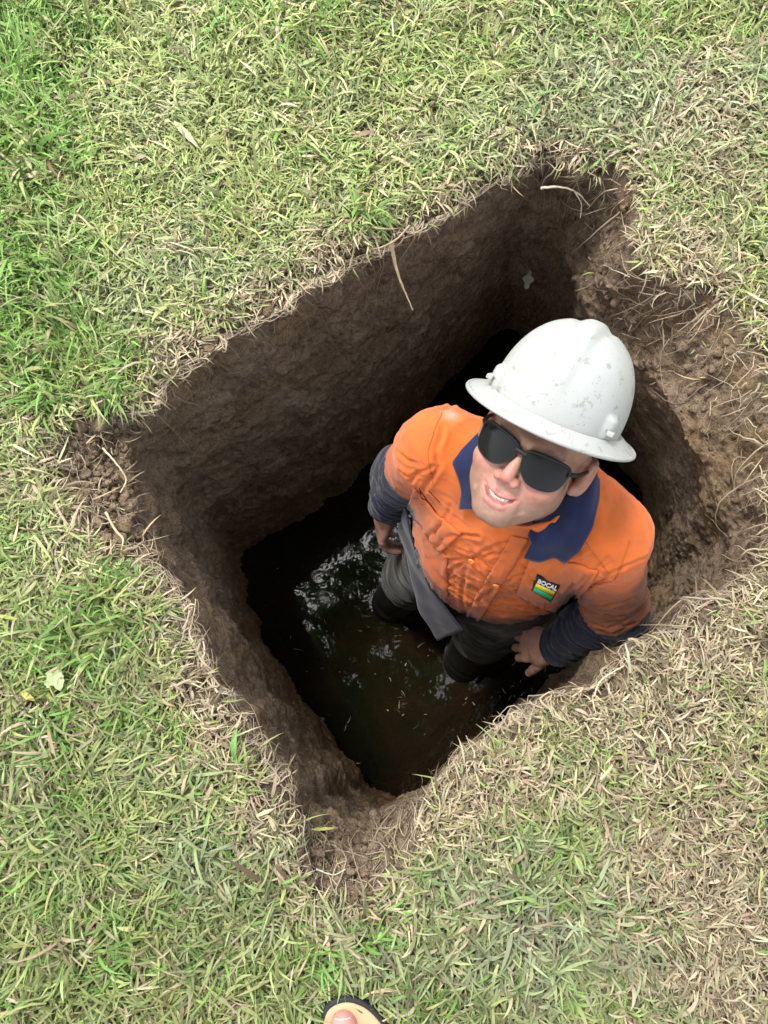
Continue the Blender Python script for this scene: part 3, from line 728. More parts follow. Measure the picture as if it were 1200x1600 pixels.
def arm(p, S, E, Wp, k=0):
    d = cone(p, S, E, .052 + k, .041 + k); return smin(d, cone(p, E, Wp, .041 + k, .027 + k), .02)
def torso(p, k=0.0):
    q = (p - SM) @ BM
    d = ell(q, (0, -.005, -.13), (.160 + k, .108 + k, .17 + k))
    d = smin(d, ell(q, (0, .0, -.32), (.143 + k, .100 + k, .19 + k)), .08)
    d = smin(d, ell(q, (0, -.012, -.47), (.158 + k, .105 + k, .12 + k)), .06)
    d = smin(d, cone(q, (-.155, 0, -.012), (.155, 0, -.012), .055 + k, .055 + k), .05)
    d = smin(d, cone(q, (-.11, -.012, .01), (0, -.012, .05), .04 + k, .055 + k), .04)
    d = smin(d, cone(q, (.11, -.012, .01), (0, -.012, .05), .04 + k, .055 + k), .04)
    return d
NT_ = hw((0, -.02, -.05))
def body_sdf(p):
    q = ((p - HEAD) @ HM3) / HS
    d = head_sdf(q) * HS
    d = smin(d, cone(p, NT_, NECKB, .061, .064), .014)
    d = smin(d, torso(p, -.012), .03)
    for S, E, Wp in ((S_R, E_R, W_R), (S_L, E_L, W_L)): d = smin(d, arm(p, S, E, Wp), .03)
    for Hh, K, A, T in ((H_R, K_R, A_R, T_R), (H_L, K_L, A_L, T_L)):
        d = smin(d, cone(p, Hh, K, .075, .052), .03); d = smin(d, cone(p, K, A, .05, .036), .02); d = smin(d, cone(p, A, T, .034, .03), .02)
    for fr, side, HP in ((hfr_R, 1, HANDR), (hfr_L, -1, HANDL)):
        near = np.linalg.norm(p - fr[0], axis=1) < .3
        if near.any():
            pp = p[near]; e = palm_sdf(pp, fr, side)
            for ps, r in HP: e = smin(e, finger(pp, ps, r), .004)
            d[near] = smin(d[near], e, .008)
    return d
SKINM = mat_vcol('skin', .48, .4, 500, .25, .0006)
SKINM.node_tree.nodes['Principled BSDF'].inputs['Subsurface Weight'].default_value = .08
SKINM.node_tree.nodes['Principled BSDF'].inputs['Subsurface Radius'].default_value = (.01, .004, .002)
_t = SKINM.node_tree; _b = _t.nodes['Principled BSDF']; _a = [n_ for n_ in _t.nodes if n_.type == 'ATTRIBUTE'][0]
_n = _t.nodes.new('ShaderNodeTexNoise'); _n.inputs['Scale'].default_value = 120; _n.inputs['Detail'].default_value = 4; _c = _t.nodes.new('ShaderNodeTexCoord'); _t.links.new(_c.outputs['Object'], _n.inputs['Vector'])
_r = _t.nodes.new('ShaderNodeValToRGB'); _r.color_ramp.elements[0].position = .35; _r.color_ramp.elements[0].color = (.74, .66, .62, 1); _r.color_ramp.elements[1].position = .6; _t.links.new(_n.outputs['Fac'], _r.inputs[0])
_m = _t.nodes.new('ShaderNodeMix'); _m.data_type = 'RGBA'; _m.blend_type = 'MULTIPLY'; _m.inputs[0].default_value = .45; _t.links.new(_a.outputs['Color'], _m.inputs[6]); _t.links.new(_r.outputs[0], _m.inputs[7]); _t.links.new(_m.outputs[2], _b.inputs['Base Color'])
allj = np.array([S_R, S_L, H_R, H_L, K_R, K_L, A_R, A_L, T_R, T_L, E_R, E_L, W_R, W_L, hw((.1, .13, -.12)), hw((-.1, .13, .13)), hw((0, -.13, .13)), tgtL])
lo_, hi_ = allj.min(0) - .13, allj.max(0) + .13
bV, bF = sdf_mesh(body_sdf, lo_, hi_, .0026)
def skin_cols(V):
    q = ((V - HEAD) @ HM3) / HS; ax_ = np.abs(q[:, 0])
    base_ = np.array([0.3784, 0.2156, 0.1584]); c = np.repeat(base_[None], len(V), 0)
    def bl(m, col, a): nonlocal c; m = (m * a)[:, None]; c = c * (1 - m) + np.array(col) * m
    g = lambda cx, cy, cz, s: np.exp(-((ax_ - cx) ** 2 + (q[:, 1] - cy) ** 2 + (q[:, 2] - cz) ** 2) / s ** 2)
    bl(g(0, .11, -.036, .02), (0.4400, 0.1496, 0.1232), .8); bl(g(.042, .08, -.035, .022), (0.4312, 0.1584, 0.1276), .7)
    bl(g(.08, -.008, 0, .03), (0.4224, 0.1584, 0.1232), .6); bl(g(0, .09, .05, .035), (0.4048, 0.1936, 0.1452), .4)
    P3 = np.stack([ax_, q[:, 1], q[:, 2]], 1)
    lip = np.minimum(chain(P3, [(0, .0925, -.0615), (.011, .0905, -.0605), (.0280, .0815, -.0545)], [.0036, .0034, .0020], .004),
                     chain(P3, [(0, .0920, -.0790), (.012, .0900, -.0765), (.0285, .0815, -.0570)], [.0052, .0046, .002], .004))
    jaw = sst(-.045, -.07, q[:, 2]) * sst(.0, .03, q[:, 1] + ax_ * .3) * (lip > .004)
    st_ = .5 + .5 * noise(V * 900, 6)
    bl(jaw * (.35 + .65 * st_), (.20, .13, .10), .6)
    bl(g(.074, .018, .0, .022) * (.3 + .7 * st_), (.12, .07, .045), .7)
    bl(sst(.0035, .0, lip), (0.4224, 0.1496, 0.1320), .75)
    op = chain(P3, [(0, .0950, -.0698), (.012, .0920, -.0680), (.0255, .0850, -.0590)], [.0046, .0040, .0020], .003)
    bl(sst(.0006, -.001, op) * (ax_ < .0225), (.20, .05, .045), .9)
    brow = chain(P3, [(.012, .096, .0175), (.032, .09, .023), (.05, .07, .019)], [.004, .0045, .0025], .004)
    bl(sst(.003, -.001, brow) * (.6 + .4 * st_), (.09, .05, .03), .75)
    bl(sst(.06, .0, np.linalg.norm(V - hw((.09, -.01, .03)), axis=1)) * (q[:, 1] < .01) * (q[:, 2] > .02), (.10, .06, .04), .7)
    hand = np.minimum(np.linalg.norm(V - W_R, axis=1), np.linalg.norm(V - W_L, axis=1)) < .22
    dirt = sst(-.1, .5, fbm(V * 45, 3, 17)) * hand
    bl(dirt, (.13, .085, .06), .85); bl(hand.astype(float), (.33, .17, .125), .4)
    c = c * (1 + .10 * fbm(V * 120, 3, 19))[:, None]
    return c.clip(0, 1)
floorz = float(min(T_R[2], T_L[2]) - .03)
man = empty('person', (float(HM[0]), float(HM[1]), floorz), label='smiling man in orange and navy work shirt standing in the muddy pit', cat='person')
body = mesh('body', bV, bF, SKINM, man, cols=skin_cols(bV))

# teeth
TE = NT('teeth', .25, .5); TE.base((0.5984, 0.5632, 0.4840)); 
def strip3(fn, nu, nv):
    U, Vv = np.meshgrid(np.linspace(0, 1, nu), np.linspace(0, 1, nv), indexing='ij'); P = fn(U.ravel(), Vv.ravel()); return P, gridfaces(nu, nv, wrap=False)
def teeth(u, v_):
    a = (u - .5) * 2; x = a * .0228; y = .0900 - .0085 * a * a; z = -.0625 + .0035 * a * a - v_ * (.0088 - .0035 * a * a)
    gap = np.abs(np.sin((u * 8) * math.pi)); y = y - .0012 * (gap < .14) + .0008 * np.sin(v_ * math.pi)
    z = z + .0008 * (gap < .14) * v_
    return hw(np.stack([x, y, z], 1))
P, Fq = strip3(teeth, 97, 8); mesh('teeth', P, Fq, TE.m, man)

# ------------------------------------------------------------------ clothes
SK = .013
def hem(p):   # distance to the hem plane: positive = beyond the hem
    q = (p - SM) @ BM
    lim = -.470 - .055 * sst(.06, -.16, q[:, 0]) - .02 * np.sin(q[:, 0] * 22)
    return lim - q[:, 2]
def folds(p):
    q = (p - SM) @ BM
    w_ = q + .03 * np.stack([noise(q * 7, 1), noise(q * 7, 2), noise(q * 7, 3)], 1)
    # drag lines fan out from the collar buttons and run down to both armpits
    r1 = 1 - np.abs(noise(np.stack([(w_[:, 0] * .55 + w_[:, 2] * .83) * 42, (w_[:, 0] * .83 - w_[:, 2] * .55) * 9, w_[:, 1] * 9], 1), 5))
    r2 = 1 - np.abs(noise(np.stack([(-w_[:, 0] * .5 + w_[:, 2] * .86) * 38, (w_[:, 0] * .86 + w_[:, 2] * .5) * 8, w_[:, 1] * 8], 1), 9))
    r3 = 1 - np.abs(noise(w_ * np.array([10, 10, 34]), 13))
    front = sst(-.02, .06, q[:, 1]); low = sst(-.10, -.28, q[:, 2])
    a = (r1 ** 3 * sst(.1, -.15, q[:, 0]) + r2 ** 3 * sst(-.1, .15, q[:, 0])) * .0075 * front * (.35 + .65 * low) + r3 ** 3 * .008 * low
    return a + .004 * noise(w_ * 12, 19) + .0012 * noise(w_ * 60, 21)
def q_(p): return (p - SM) @ BM
def sleeve(p, S, E, Wp, side):
    ab = E - S; t1 = ((p - S) @ ab) / (ab @ ab); t1c = np.clip(t1, 0, 1)
    d1 = np.linalg.norm(p - S - t1c[:, None] * ab, axis=1) - (.057 - .003 * t1c)
    ab2 = Wp - E; t2 = ((p - E) @ ab2) / (ab2 @ ab2); t2c = np.clip(t2, 0, .93)
    d2 = np.linalg.norm(p - E - t2c[:, None] * ab2, axis=1) - (.053 - .016 * t2c)
    u = np.where(d1 < d2, t1c * .29, .29 + t2c * .26)
    n1 = noise(p * 9, 25)
    ring = np.sin((u + .018 * n1 + .012 * noise(p * 17, 27)) * 2 * math.pi / .026)
    A_ = .0052 * sst(.13, .26, u) * (.55 + .45 * noise(p * 6, 29))
    d = smin(d1, d2, .03) - (ring * .5 + .5) ** 2 * A_ - .003 * noise(p * 14, 31)
    return d
def shirt_sdf(p):
    d = torso(p, SK) - .004 * noise(q_(p) * 12, 19)
    q = (p - SM) @ BM
    # belly and loose front hang away from the body
    d = smin(d, ell(q, (0, .012, -.32), (.150, .108, .15)), .05)
    d = smin(d, sleeve(p, S_R, E_R, W_R, -1), .028); d = smin(d, sleeve(p, S_L, E_L, W_L, 1), .028)
    d = smax(d, hem(p) * .9, .006)
    # neck opening
    d = smax(d, -cone(p, NT_, NECKB + BF * .012, .077, .068), .008)
    d = smax(d, -cone(p, NECKB + BF * .05 + BU * .03, NECKB + BF * .09 - BU * .0, .03, .012), .008)
    return d
ORANGE, NAVY = np.array([0.4928, 0.1074, 0.0202]), np.array([.009, .012, .030])
def shirt_cols(V):
    q = (V - SM) @ BM; n = len(V); c = np.repeat(ORANGE[None], n, 0)
    def sidecol(S, E, Wp):
        ab = E - S; t = ((V - S) @ ab) / (ab @ ab); dd = np.linalg.norm(V - S - np.clip(t, 0, 1)[:, None] * ab, axis=1)
        ab2 = Wp - E; t2 = ((V - E) @ ab2) / (ab2 @ ab2); d2 = np.linalg.norm(V - E - np.clip(t2, 0, 1)[:, None] * ab2, axis=1)
        return t, dd, t2, d2
    tor = torso(V, SK)
    for S, E, Wp, cut in ((S_R, E_R, W_R, .70), (S_L, E_L, W_L, .93)):
        t, dd, t2, d2 = sidecol(S, E, Wp)
        m = (np.minimum(dd, d2) < .092) & ((t > cut) | (d2 < dd - .01)) & (tor > .004)
        c[m] = NAVY
    low = -.335 + .05 * q[:, 0] / .15 + .008 * noise(V * 10, 3)
    low = np.where(q[:, 0] < -.055, -.33 + .0 * q[:, 0], -.425)
    low = -.425 + .16 * sst(-.06, -.12, q[:, 0])
    m = (q[:, 2] < low) & (np.abs(q[:, 0]) < .2) & (tor < .03); c[m] = NAVY
    isn = (c[:, 2] > c[:, 0])
    # clay and mud rubbed into the cloth
    f1 = fbm(V * 14, 4, 33); f2 = fbm(V * 60, 3, 35)
    lowm = sst(-.24, -.38, q[:, 2] + .09 * f1) * .72
    slv = np.zeros(n)
    t, dd, t2, d2 = sidecol(S_L, E_L, W_L); slv = np.maximum(slv, sst(.18, .5, t + .25 * f1) * (dd < .1) * (tor > -.005) * .85)
    t, dd, t2, d2 = sidecol(S_R, E_R, W_R); slv = np.maximum(slv, sst(.15, .5, t + .3 * f1) * (dd < .1) * (tor > -.005) * .45)
    spk = sst(.0, .5, f1) * .30
    m = np.clip(np.maximum(np.maximum(lowm, slv), spk) * (1 + .5 * f2), 0, .85)[:, None]
    mud = np.where(isn[:, None], np.array([.034, .031, .028]), np.array([.125, .055, .030]))
    m = np.where(isn[:, None], np.clip(.35 + .9 * f1[:, None], 0.1, .85), m)
    c = c * (1 - m) + mud * m
    g = np.exp(-(np.linalg.norm(V - drape_pt(705, 647), axis=1) / .012) ** 2)[:, None] * .8 if DP else 0
    c = c * (1 - g) + np.array([.30, .27, .2]) * g
    return c * (1 + .06 * f2)[:, None]
DP = True
def march(f, px, py, d0=.95, d1=2.0):
    d = ray(px, py); d = d / np.abs(d @ -camz)[:, None]; t = np.full(len(d), d0)
    for _ in range(70): t = np.minimum(t + .75 * f(C0 + d * t[:, None]), d1)
    return C0 + d * t[:, None]
def grad(f, P, e=.004):
    return nrmrows(np.stack([f(P + np.eye(3)[k] * e) - f(P - np.eye(3)[k] * e) for k in range(3)], 1))
def nrmrows(v): return v / (np.linalg.norm(v, axis=1, keepdims=True) + 1e-9)
def drape_pt(px, py): return march(shirt_sdf, np.array([float(px)]), np.array([float(py)]))[0]
CLOTH = mat_vcol('shirt_cloth', .8, .15, 900, .35, .0006, sheen=.15)
b1 = allj[[0, 1, 10, 11, 12, 13, 2, 3]]; lo_, hi_ = b1.min(0) - .17, b1.max(0) + .17
sV, sF = sdf_mesh(shirt_sdf, lo_, hi_, .0032)
CR = [[(776,915),(745,890),(718,868)],[(776,915),(735,902),(700,900)],[(776,915),(748,935),(712,958)],[(776,915),(762,885),(738,862)],[(776,915),(806,878),(850,852)],[(776,915),(820,895),(872,878)],
 [(776,915),(815,932),(846,952)],[(776,915),(820,918),(842,922)],[(738,874),(705,858),(684,832)],[(738,874),(700,874),(672,868)],[(738,874),(712,886),(690,905)],[(738,874),(770,866),(812,862)],[(738,874),(775,850),(800,846)],
 [(745,836),(706,833),(682,852)],[(700,912),(735,930),(765,942)],[(688,928),(720,946),(745,964)],[(790,940),(835,948),(880,950)],[(770,958),(810,962),(865,957)],[(905,936),(945,898),(1005,872)],[(900,930),(925,895),(948,872)],
 [(640,752),(655,738),(676,728)],[(652,776),(672,752),(684,728)],[(655,885),(648,850),(645,820)],[(858,890),(890,868),(925,850)],[(880,918),(915,898),(955,880)],[(668,840),(690,822),(700,790)],[(728,880),(722,925),(728,958)],
 [(898,936),(925,958),(975,962)],[(905,955),(940,978),(990,975)],[(906,944),(950,945),(1010,925)],[(622,705),(640,722),(662,726)],[(625,735),(640,745),(655,745)],[(690,640),(720,632),(745,640)],[(690,668),(680,700),(684,722)],[(812,880),(832,900),(838,915)]]
CS = []
for ln_ in CR:
    a_ = poly_u(ln_, 5); P_ = march(shirt_sdf, a_[:, 0], a_[:, 1])
    for k_ in range(4): CS.append((P_[k_], P_[k_ + 1], k_, rng.uniform(.6, 1.25)))
def crease(P):
    q = (P - SM) @ BM; n = len(P); out = np.zeros(n)
    Pw = P + .004 * np.stack([noise(P * 30, 1), noise(P * 30, 2), noise(P * 30, 3)], 1)
    dv = np.full(n, 9.); av = np.ones(n)
    for a, b, k_, am in CS:
        ab = b - a; t = np.clip(((Pw - a) @ ab) / (ab @ ab), 0, 1); d = np.linalg.norm(Pw - a - t[:, None] * ab, axis=1)
        f = 1 - .75 * np.abs((k_ + t) / 4 - .3)
        m = d < dv; dv = np.where(m, d, dv); av = np.where(m, f * am, av)
    out += av * (-.0050 * np.exp(-(dv / .0036) ** 2) + .0028 * np.exp(-((dv - .008) / .0045) ** 2))
    w_ = q + .02 * np.stack([noise(q * 9, 1), noise(q * 9, 2), noise(q * 9, 3)], 1)
    r3 = 1 - np.abs(noise(w_ * np.array([12, 12, 40]), 13)); r4 = 1 - np.abs(noise(np.stack([(w_[:, 0] + w_[:, 2]) * 34, (w_[:, 0] - w_[:, 2]) * 9, w_[:, 1] * 12], 1), 15))
    low = sst(-.02, -.25, q[:, 2])
    out += (r3 ** 4 * .0050 + r4 ** 4 * .0045) * (.35 + .65 * low) - .002 + .0022 * fbm(P * 60, 3, 21)
    return out
sN = grad(shirt_sdf, sV); sV0 = sV; sV = sV + sN * crease(sV)[:, None]
shirt = mesh('shirt', sV, sF, CLOTH, man, cols=shirt_cols(sV))

def smooth_shirt(p):      # base surface without fine folds, for things sewn on
    return shirt_sdf(p)
def sheet(name, P, nu, nv, th, mat, parent, nvec=None, cols=None):
    """a cloth sheet (nu*nv points) given a thickness along its normals"""
    G_ = P.reshape(nu, nv, 3); du = np.gradient(G_, axis=0); dv = np.gradient(G_, axis=1)
    N = nrmrows(np.cross(du, dv).reshape(-1, 3)); toc = ((C0 - P) * N).sum(1); sg = np.sign(np.median(toc)); N = N * sg
    a = P + N * th; b = P - N * .002; f = gridfaces(nu, nv, wrap=False, flip=sg < 0)
    e = []
    for k in range(nu - 1): e += [(k * nv, (k + 1) * nv), ((k + 1) * nv + nv - 1, k * nv + nv - 1)]
    for k in range(nv - 1): e += [(k + 1, k), ((nu - 1) * nv + k, (nu - 1) * nv + k + 1)]
    e = np.array(e); n = len(P); fe = np.stack([e[:, 0], e[:, 1], e[:, 1] + n, e[:, 0] + n], 1)
    if sg < 0: fe = fe[:, ::-1]
    V = np.concatenate([a, b]); Fq = np.concatenate([f, f[:, ::-1] + n, fe])
    cc = None if cols is None else np.concatenate([cols, cols])
    return mesh(name, V, Fq, mat, parent, cols=cc)
def drape_patch(name, A, B, lift, th, mat, parent, nu=26, nv=12, cols=None, puff=0):
    """cloth laid on the shirt between the two edge lines A and B"""
    a, b = poly_u(A, nu), poly_u(B, nu); t = np.linspace(0, 1, nv)[None, :, None]
    Q = (a[:, None] * (1 - t) + b[:, None] * t).reshape(-1, 2)
    P = march(shirt_sdf, Q[:, 0], Q[:, 1]); N = grad(shirt_sdf, P)
    tt_ = np.tile(np.linspace(0, 1, nv), nu); uu = np.repeat(np.linspace(0, 1, nu), nv)
    P = P + N * (lift + crease(P) + puff * np.sin(tt_ * math.pi) * np.sin(uu * math.pi))[:, None]
    cc = shirt_cols(P) if cols is None else np.repeat(np.array([cols], float), len(P), 0) * (1 + .12 * fbm(P * 50, 3, 4))[:, None]
    return sheet(name, P, nu, nv, th, mat, parent, cols=cc)
# collar: from the neck out over the shoulders
def collar(A_neck, B_out, name='collar'):
    nu, nv = 40, 14; b = poly_u(B_out, nu); PB = march(shirt_sdf, b[:, 0], b[:, 1]); NB = grad(shirt_sdf, PB); PB = PB + NB * .006
    a = poly_u(A_neck, nu)                       # 3-D points near the neck
    t = np.linspace(0, 1, nv)[None, :, None]; P = a[:, None] * (1 - t) + PB[:, None] * t
    bul = np.sin(np.linspace(0, 1, nv) * math.pi)[None, :, None] * .012
    P = P + bul * (BU * .8 + NB[:, None] * .5)
    P = P.reshape(-1, 3)
    for _ in range(4):                            # keep it above the shirt
        d = shirt_sdf(P); N = grad(shirt_sdf, P); P = P + N * np.clip(.010 - d, 0, .02)[:, None]
    G3 = P.reshape(nu, nv, 3)
    for _ in range(6): G3[1:-1, 1:-1] = (G3[1:-1, 1:-1] * 2 + G3[:-2, 1:-1] + G3[2:, 1:-1] + G3[1:-1, :-2] + G3[1:-1, 2:]) / 6; G3[1:-1, 0] = (G3[:-2, 0] + G3[2:, 0]) / 2
    P = G3.reshape(-1, 3); P = P + NB.repeat(nv, 0) * (.003 * noise(P * 40, 3))[:, None]
    cc = np.array([[0.0106, 0.0158, 0.0510]]) * (1 + .45 * fbm(P * 40, 3, 8))[:, None]
    return sheet(name, P, nu, nv, .0022, CLOTH, shirt2, cols=cc)
shirt2 = shirt
def neck_pt(ang, up, r):     # ang from the front, + = person's left
    ax = nrm(NT_ - NECKB); f = nrm(BF - ax * (BF @ ax)); l = np.cross(f, ax); l = l if l @ BL > 0 else -l
    return NECKB + ax * up + (f * math.cos(ang) + l * math.sin(ang)) * r
cl_in = [neck_pt(math.radians(a), u, .076) for a, u in ((28, -.012), (45, .004), (70, .022), (100, .034), (130, .038))]
collar(cl_in, [(820, 864), (846, 869), (868, 862), (884, 872), (908, 852), (922, 822), (928, 785), (926, 752)])
cr_in = [neck_pt(math.radians(a), u, .067) for a, u in ((-22, -.005), (-45, .01), (-70, .026), (-100, .036), (-130, .038))]
collar(cr_in, [(742, 788), (722, 790), (727, 765), (719, 740), (708, 720), (722, 704), (744, 688), (768, 672)])
# pockets, placket, yoke seams, pen slots and the maker's patch
drape_patch('pocket_flap', [(648, 762), (690, 808), (722, 832)], [(640, 790), (668, 835), (690, 862)], .003, .002, CLOTH, shirt, 30, 14)
drape_patch('pocket', [(645, 792), (668, 835), (700, 868)], [(655, 880), (680, 925), (705, 962)], .0015, .0015, CLOTH, shirt, 30, 18, puff=.006)
drape_patch('pocket_flap', [(828, 872), (870, 868), (935, 892)], [(808, 925), (850, 948), (886, 968)], .003, .002, CLOTH, shirt, 34, 16, puff=.002)
drape_patch('placket', [(800, 836), (775, 880), (745, 930), (720, 975)], [(826, 842), (798, 890), (768, 938), (742, 978)], .002, .0018, CLOTH, shirt, 40, 8)
SEAM = NT('seam_thread', .8, .2); SEAM.base((.42, .10, .02))
def seam(name, pts, r=.0009, m=None, parent=shirt):
    a = poly_u(pts, 60); P = march(shirt_sdf, a[:, 0], a[:, 1]); N = grad(shirt_sdf, P); P = P + N * (.0006 + (crease(P) if m is None else np.full(60, .0045)))[:, None]
    V, Fq, _ = tubes(P[None], np.full((1, 60), r), np.ones((1, 3)), 6); return mesh(name, V, Fq, m or SEAM.m, parent)
seam('yoke_seam', [(690, 645), (680, 668), (668, 705), (676, 755)])
seam('yoke_seam', [(912, 842), (930, 868), (950, 895)])
seam('shoulder_seam', [(985, 845), (962, 905), (930, 915), (900, 930)])
DK = NT('pen_slot', .9, .1); DK.base((.05, .012, .006))
seam('pen_slot', [(657, 760), (684, 797)], .0009, DK.m); seam('pen_slot', [(672, 763), (690, 782)], .0008, DK.m)
BTN = NT('button', .35, .5); BTN.base((.80, .24, .06))
for bx_, by_ in ((738, 874), (776, 912)):
    c = march(shirt_sdf, np.array([float(bx_)]), np.array([float(by_)])); N = grad(shirt_sdf, c)[0]; c = c[0] + N * .0045
    a = nrm(np.cross(N, BU)); b = np.cross(N, a); t = np.linspace(0, 2 * math.pi, 20, endpoint=False)
    ring = lambda r, h_: c + (np.cos(t)[:, None] * a + np.sin(t)[:, None] * b) * r + N * h_
    V = np.concatenate([ring(.0052, -.001), ring(.0055, .0006), ring(.0044, .0014), ring(.0036, .0009), ring(.0002, .0009)])
    mesh('button', V, gridfaces(5, 20), BTN.m, shirt)
# patch: dark ground with white letters, a yellow bar and a green bar
def pm(name, colr, rough=.6):
    s_ = NT(name, rough, .3); s_.base(colr); s_.bump(s_.noise(1500, 2), .3, .0004); return s_.m
PTL, PTR, PBR, PBL = np.array([840., 897.]), np.array([873., 910.]), np.array([860., 934.]), np.array([831., 916.])
def pq(u, v_): return (PTL * (1 - u) + PTR * u) * (1 - v_) + (PBL * (1 - u) + PBR * u) * v_
cq = np.array([pq(.5, .5)]); PC = march(shirt_sdf, cq[:, 0], cq[:, 1]); PN = grad(shirt_sdf, PC, .012)[0]; PC = PC[0]
def on_plane(px, py, lift):
    d = ray(np.atleast_1d(px), np.atleast_1d(py)); t = ((PC + PN * lift - C0) @ PN) / (d @ PN); return C0 + d * t[:, None]
e00, e10, e01, e11 = on_plane(*PTL, 0)[0], on_plane(*PTR, 0)[0], on_plane(*PBL, 0)[0], on_plane(*PBR, 0)[0]
PN2 = PN
def pmap(x, y, l):
    x, y, l = [np.asarray(a_, float)[..., None] for a_ in (x, y, l)]
    return (e00 * (1 - x) + e10 * x) * (1 - y) + (e01 * (1 - x) + e11 * x) * y + PN2 * l
def pbox(name, x0, x1, y0, y1, l0, l1, mat, parent):
    c = [pmap(x, y, l) for l in (l0, l1) for x, y in ((x0, y0), (x1, y0), (x1, y1), (x0, y1))]
    f = np.array([(0, 1, 2, 3), (7, 6, 5, 4), (0, 4, 5, 1), (1, 5, 6, 2), (2, 6, 7, 3), (3, 7, 4, 0)])
    o = mesh(name, np.array(c), f, mat, parent, smooth=False)
    bm = bmesh.new(); bm.from_mesh(o.data); bmesh.ops.recalc_face_normals(bm, faces=bm.faces); bm.to_mesh(o.data); bm.free(); return o
bdg = pbox('badge', -.03, 1.03, -.03, 1.04, .001, .0072, pm('badge_black', (.012, .012, .012)), shirt)
pbox('badge_stripe', .03, .97, .36, .64, .007, .0079, pm('badge_yellow', (.80, .58, .05)), shirt)
pbox('badge_stripe', .03, .97, .68, .98, .007, .0079, pm('badge_green', (.03, .42, .17)), shirt)
txt = bpy.data.curves.new('letters', 'FONT'); txt.body = 'BOCAL'; txt.size = 1; txt.extrude = .02; txt.align_x = 'CENTER'; txt.align_y = 'CENTER'; txt.offset = .02
to = bpy.data.objects.new('letters', txt); COL.objects.link(to)
dg = bpy.context.evaluated_depsgraph_get(); tm = bpy.data.meshes.new_from_object(to.evaluated_get(dg)); bpy.data.objects.remove(to)
n_ = len(tm.vertices); tvv = np.zeros(n_ * 3); tm.vertices.foreach_get('co', tvv); tvv = tvv.reshape(-1, 3)
tw = tvv[:, 0].max() - tvv[:, 0].min(); thh = tvv[:, 1].max() - tvv[:, 1].min()
tvv[:, 0] = tvv[:, 0] / tw * .92; tvv[:, 1] = tvv[:, 1] / thh * .27
TV = pmap(.5 + tvv[:, 0], .165 - tvv[:, 1], .0072 + (tvv[:, 2] + .02) * .03)
for i, vtx in enumerate(tm.vertices): vtx.co = TV[i]
tm.materials.clear(); tm.materials.append(pm('badge_white', (.75, .75, .75)))
lt = bpy.data.objects.new('badge_letters', tm); COL.objects.link(lt)
lt.parent = shirt; 
# navy tail of the shirt hanging in front of the right hip
ta = poly_u([(*PD(633, 792, 1.44),), (*PD(650, 868, 1.50),), (*PD(684, 935, 1.55),), (*PD(722, 985, 1.57),)], 34)
tb_ = poly_u([(*PD(624, 826, 1.58),), (*PD(640, 895, 1.62),), (*PD(658, 955, 1.66),), (*PD(682, 1004, 1.68),)], 34)
tv = np.linspace(0, 1, 22)[None, :, None]; TP = (ta[:, None] * (1 - tv) + tb_[:, None] * tv)
ph = np.linspace(0, 1, 34)[:, None]; TP = TP + BF * ((.005 * np.sin(ph * 9 + 2 * tv[..., 0]) * tv[..., 0] + .005 * noise(TP.reshape(-1, 3) * 25, 3).reshape(34, 22)))[..., None]
TP = TP.reshape(-1, 3); f1 = fbm(TP * 18, 3, 5)
tcol = np.array([[.016, .017, .034]]) * (1 - np.clip(.35 + f1, 0, .9))[:, None] + np.array([[.034, .031, .035]]) * np.clip(.35 + f1, 0, .9)[:, None]
sheet('shirt_tail', TP, 34, 22, .002, CLOTH, shirt, cols=tcol)
# ------------------------------------------------------------------ trousers
def trou_sdf(p):
    q = (p - SM) @ BM
    d = ell(q, (0, 0, -.49), (.165, .118, .12))
    w_ = 1 - np.abs(noise(p * np.array([16, 16, 30]), 43))
    for Hh, K, A in ((H_R, K_R, A_R), (H_L, K_L, A_L)):
        e = cone(p, Hh, K, .096, .078); e = smin(e, cone(p, K, K + (A - K) * .16, .078, .084), .03)
        d = smin(d, e, .035)
    d = d - w_ ** 3 * .007 - .004 * noise(p * 11, 45)
    return d
b2 = np.array([H_R, H_L, K_R, K_L, SM + BU * -.62]); 
tV, tF = sdf_mesh(trou_sdf, b2.min(0) - .2, b2.max(0) + .2, .004)
f1 = fbm(tV * 12, 4, 47); f2 = fbm(tV * 70, 3, 48); m = np.clip(.55 + .9 * f1, 0, 1)[:, None]
tc = np.array([.030, .032, .036]) * (1 - m) + np.array([.085, .075, .060]) * m; tc = tc * (.62 + .2 * f2)[:, None]
mesh('trousers', tV, tF, CLOTH, man, cols=tc)
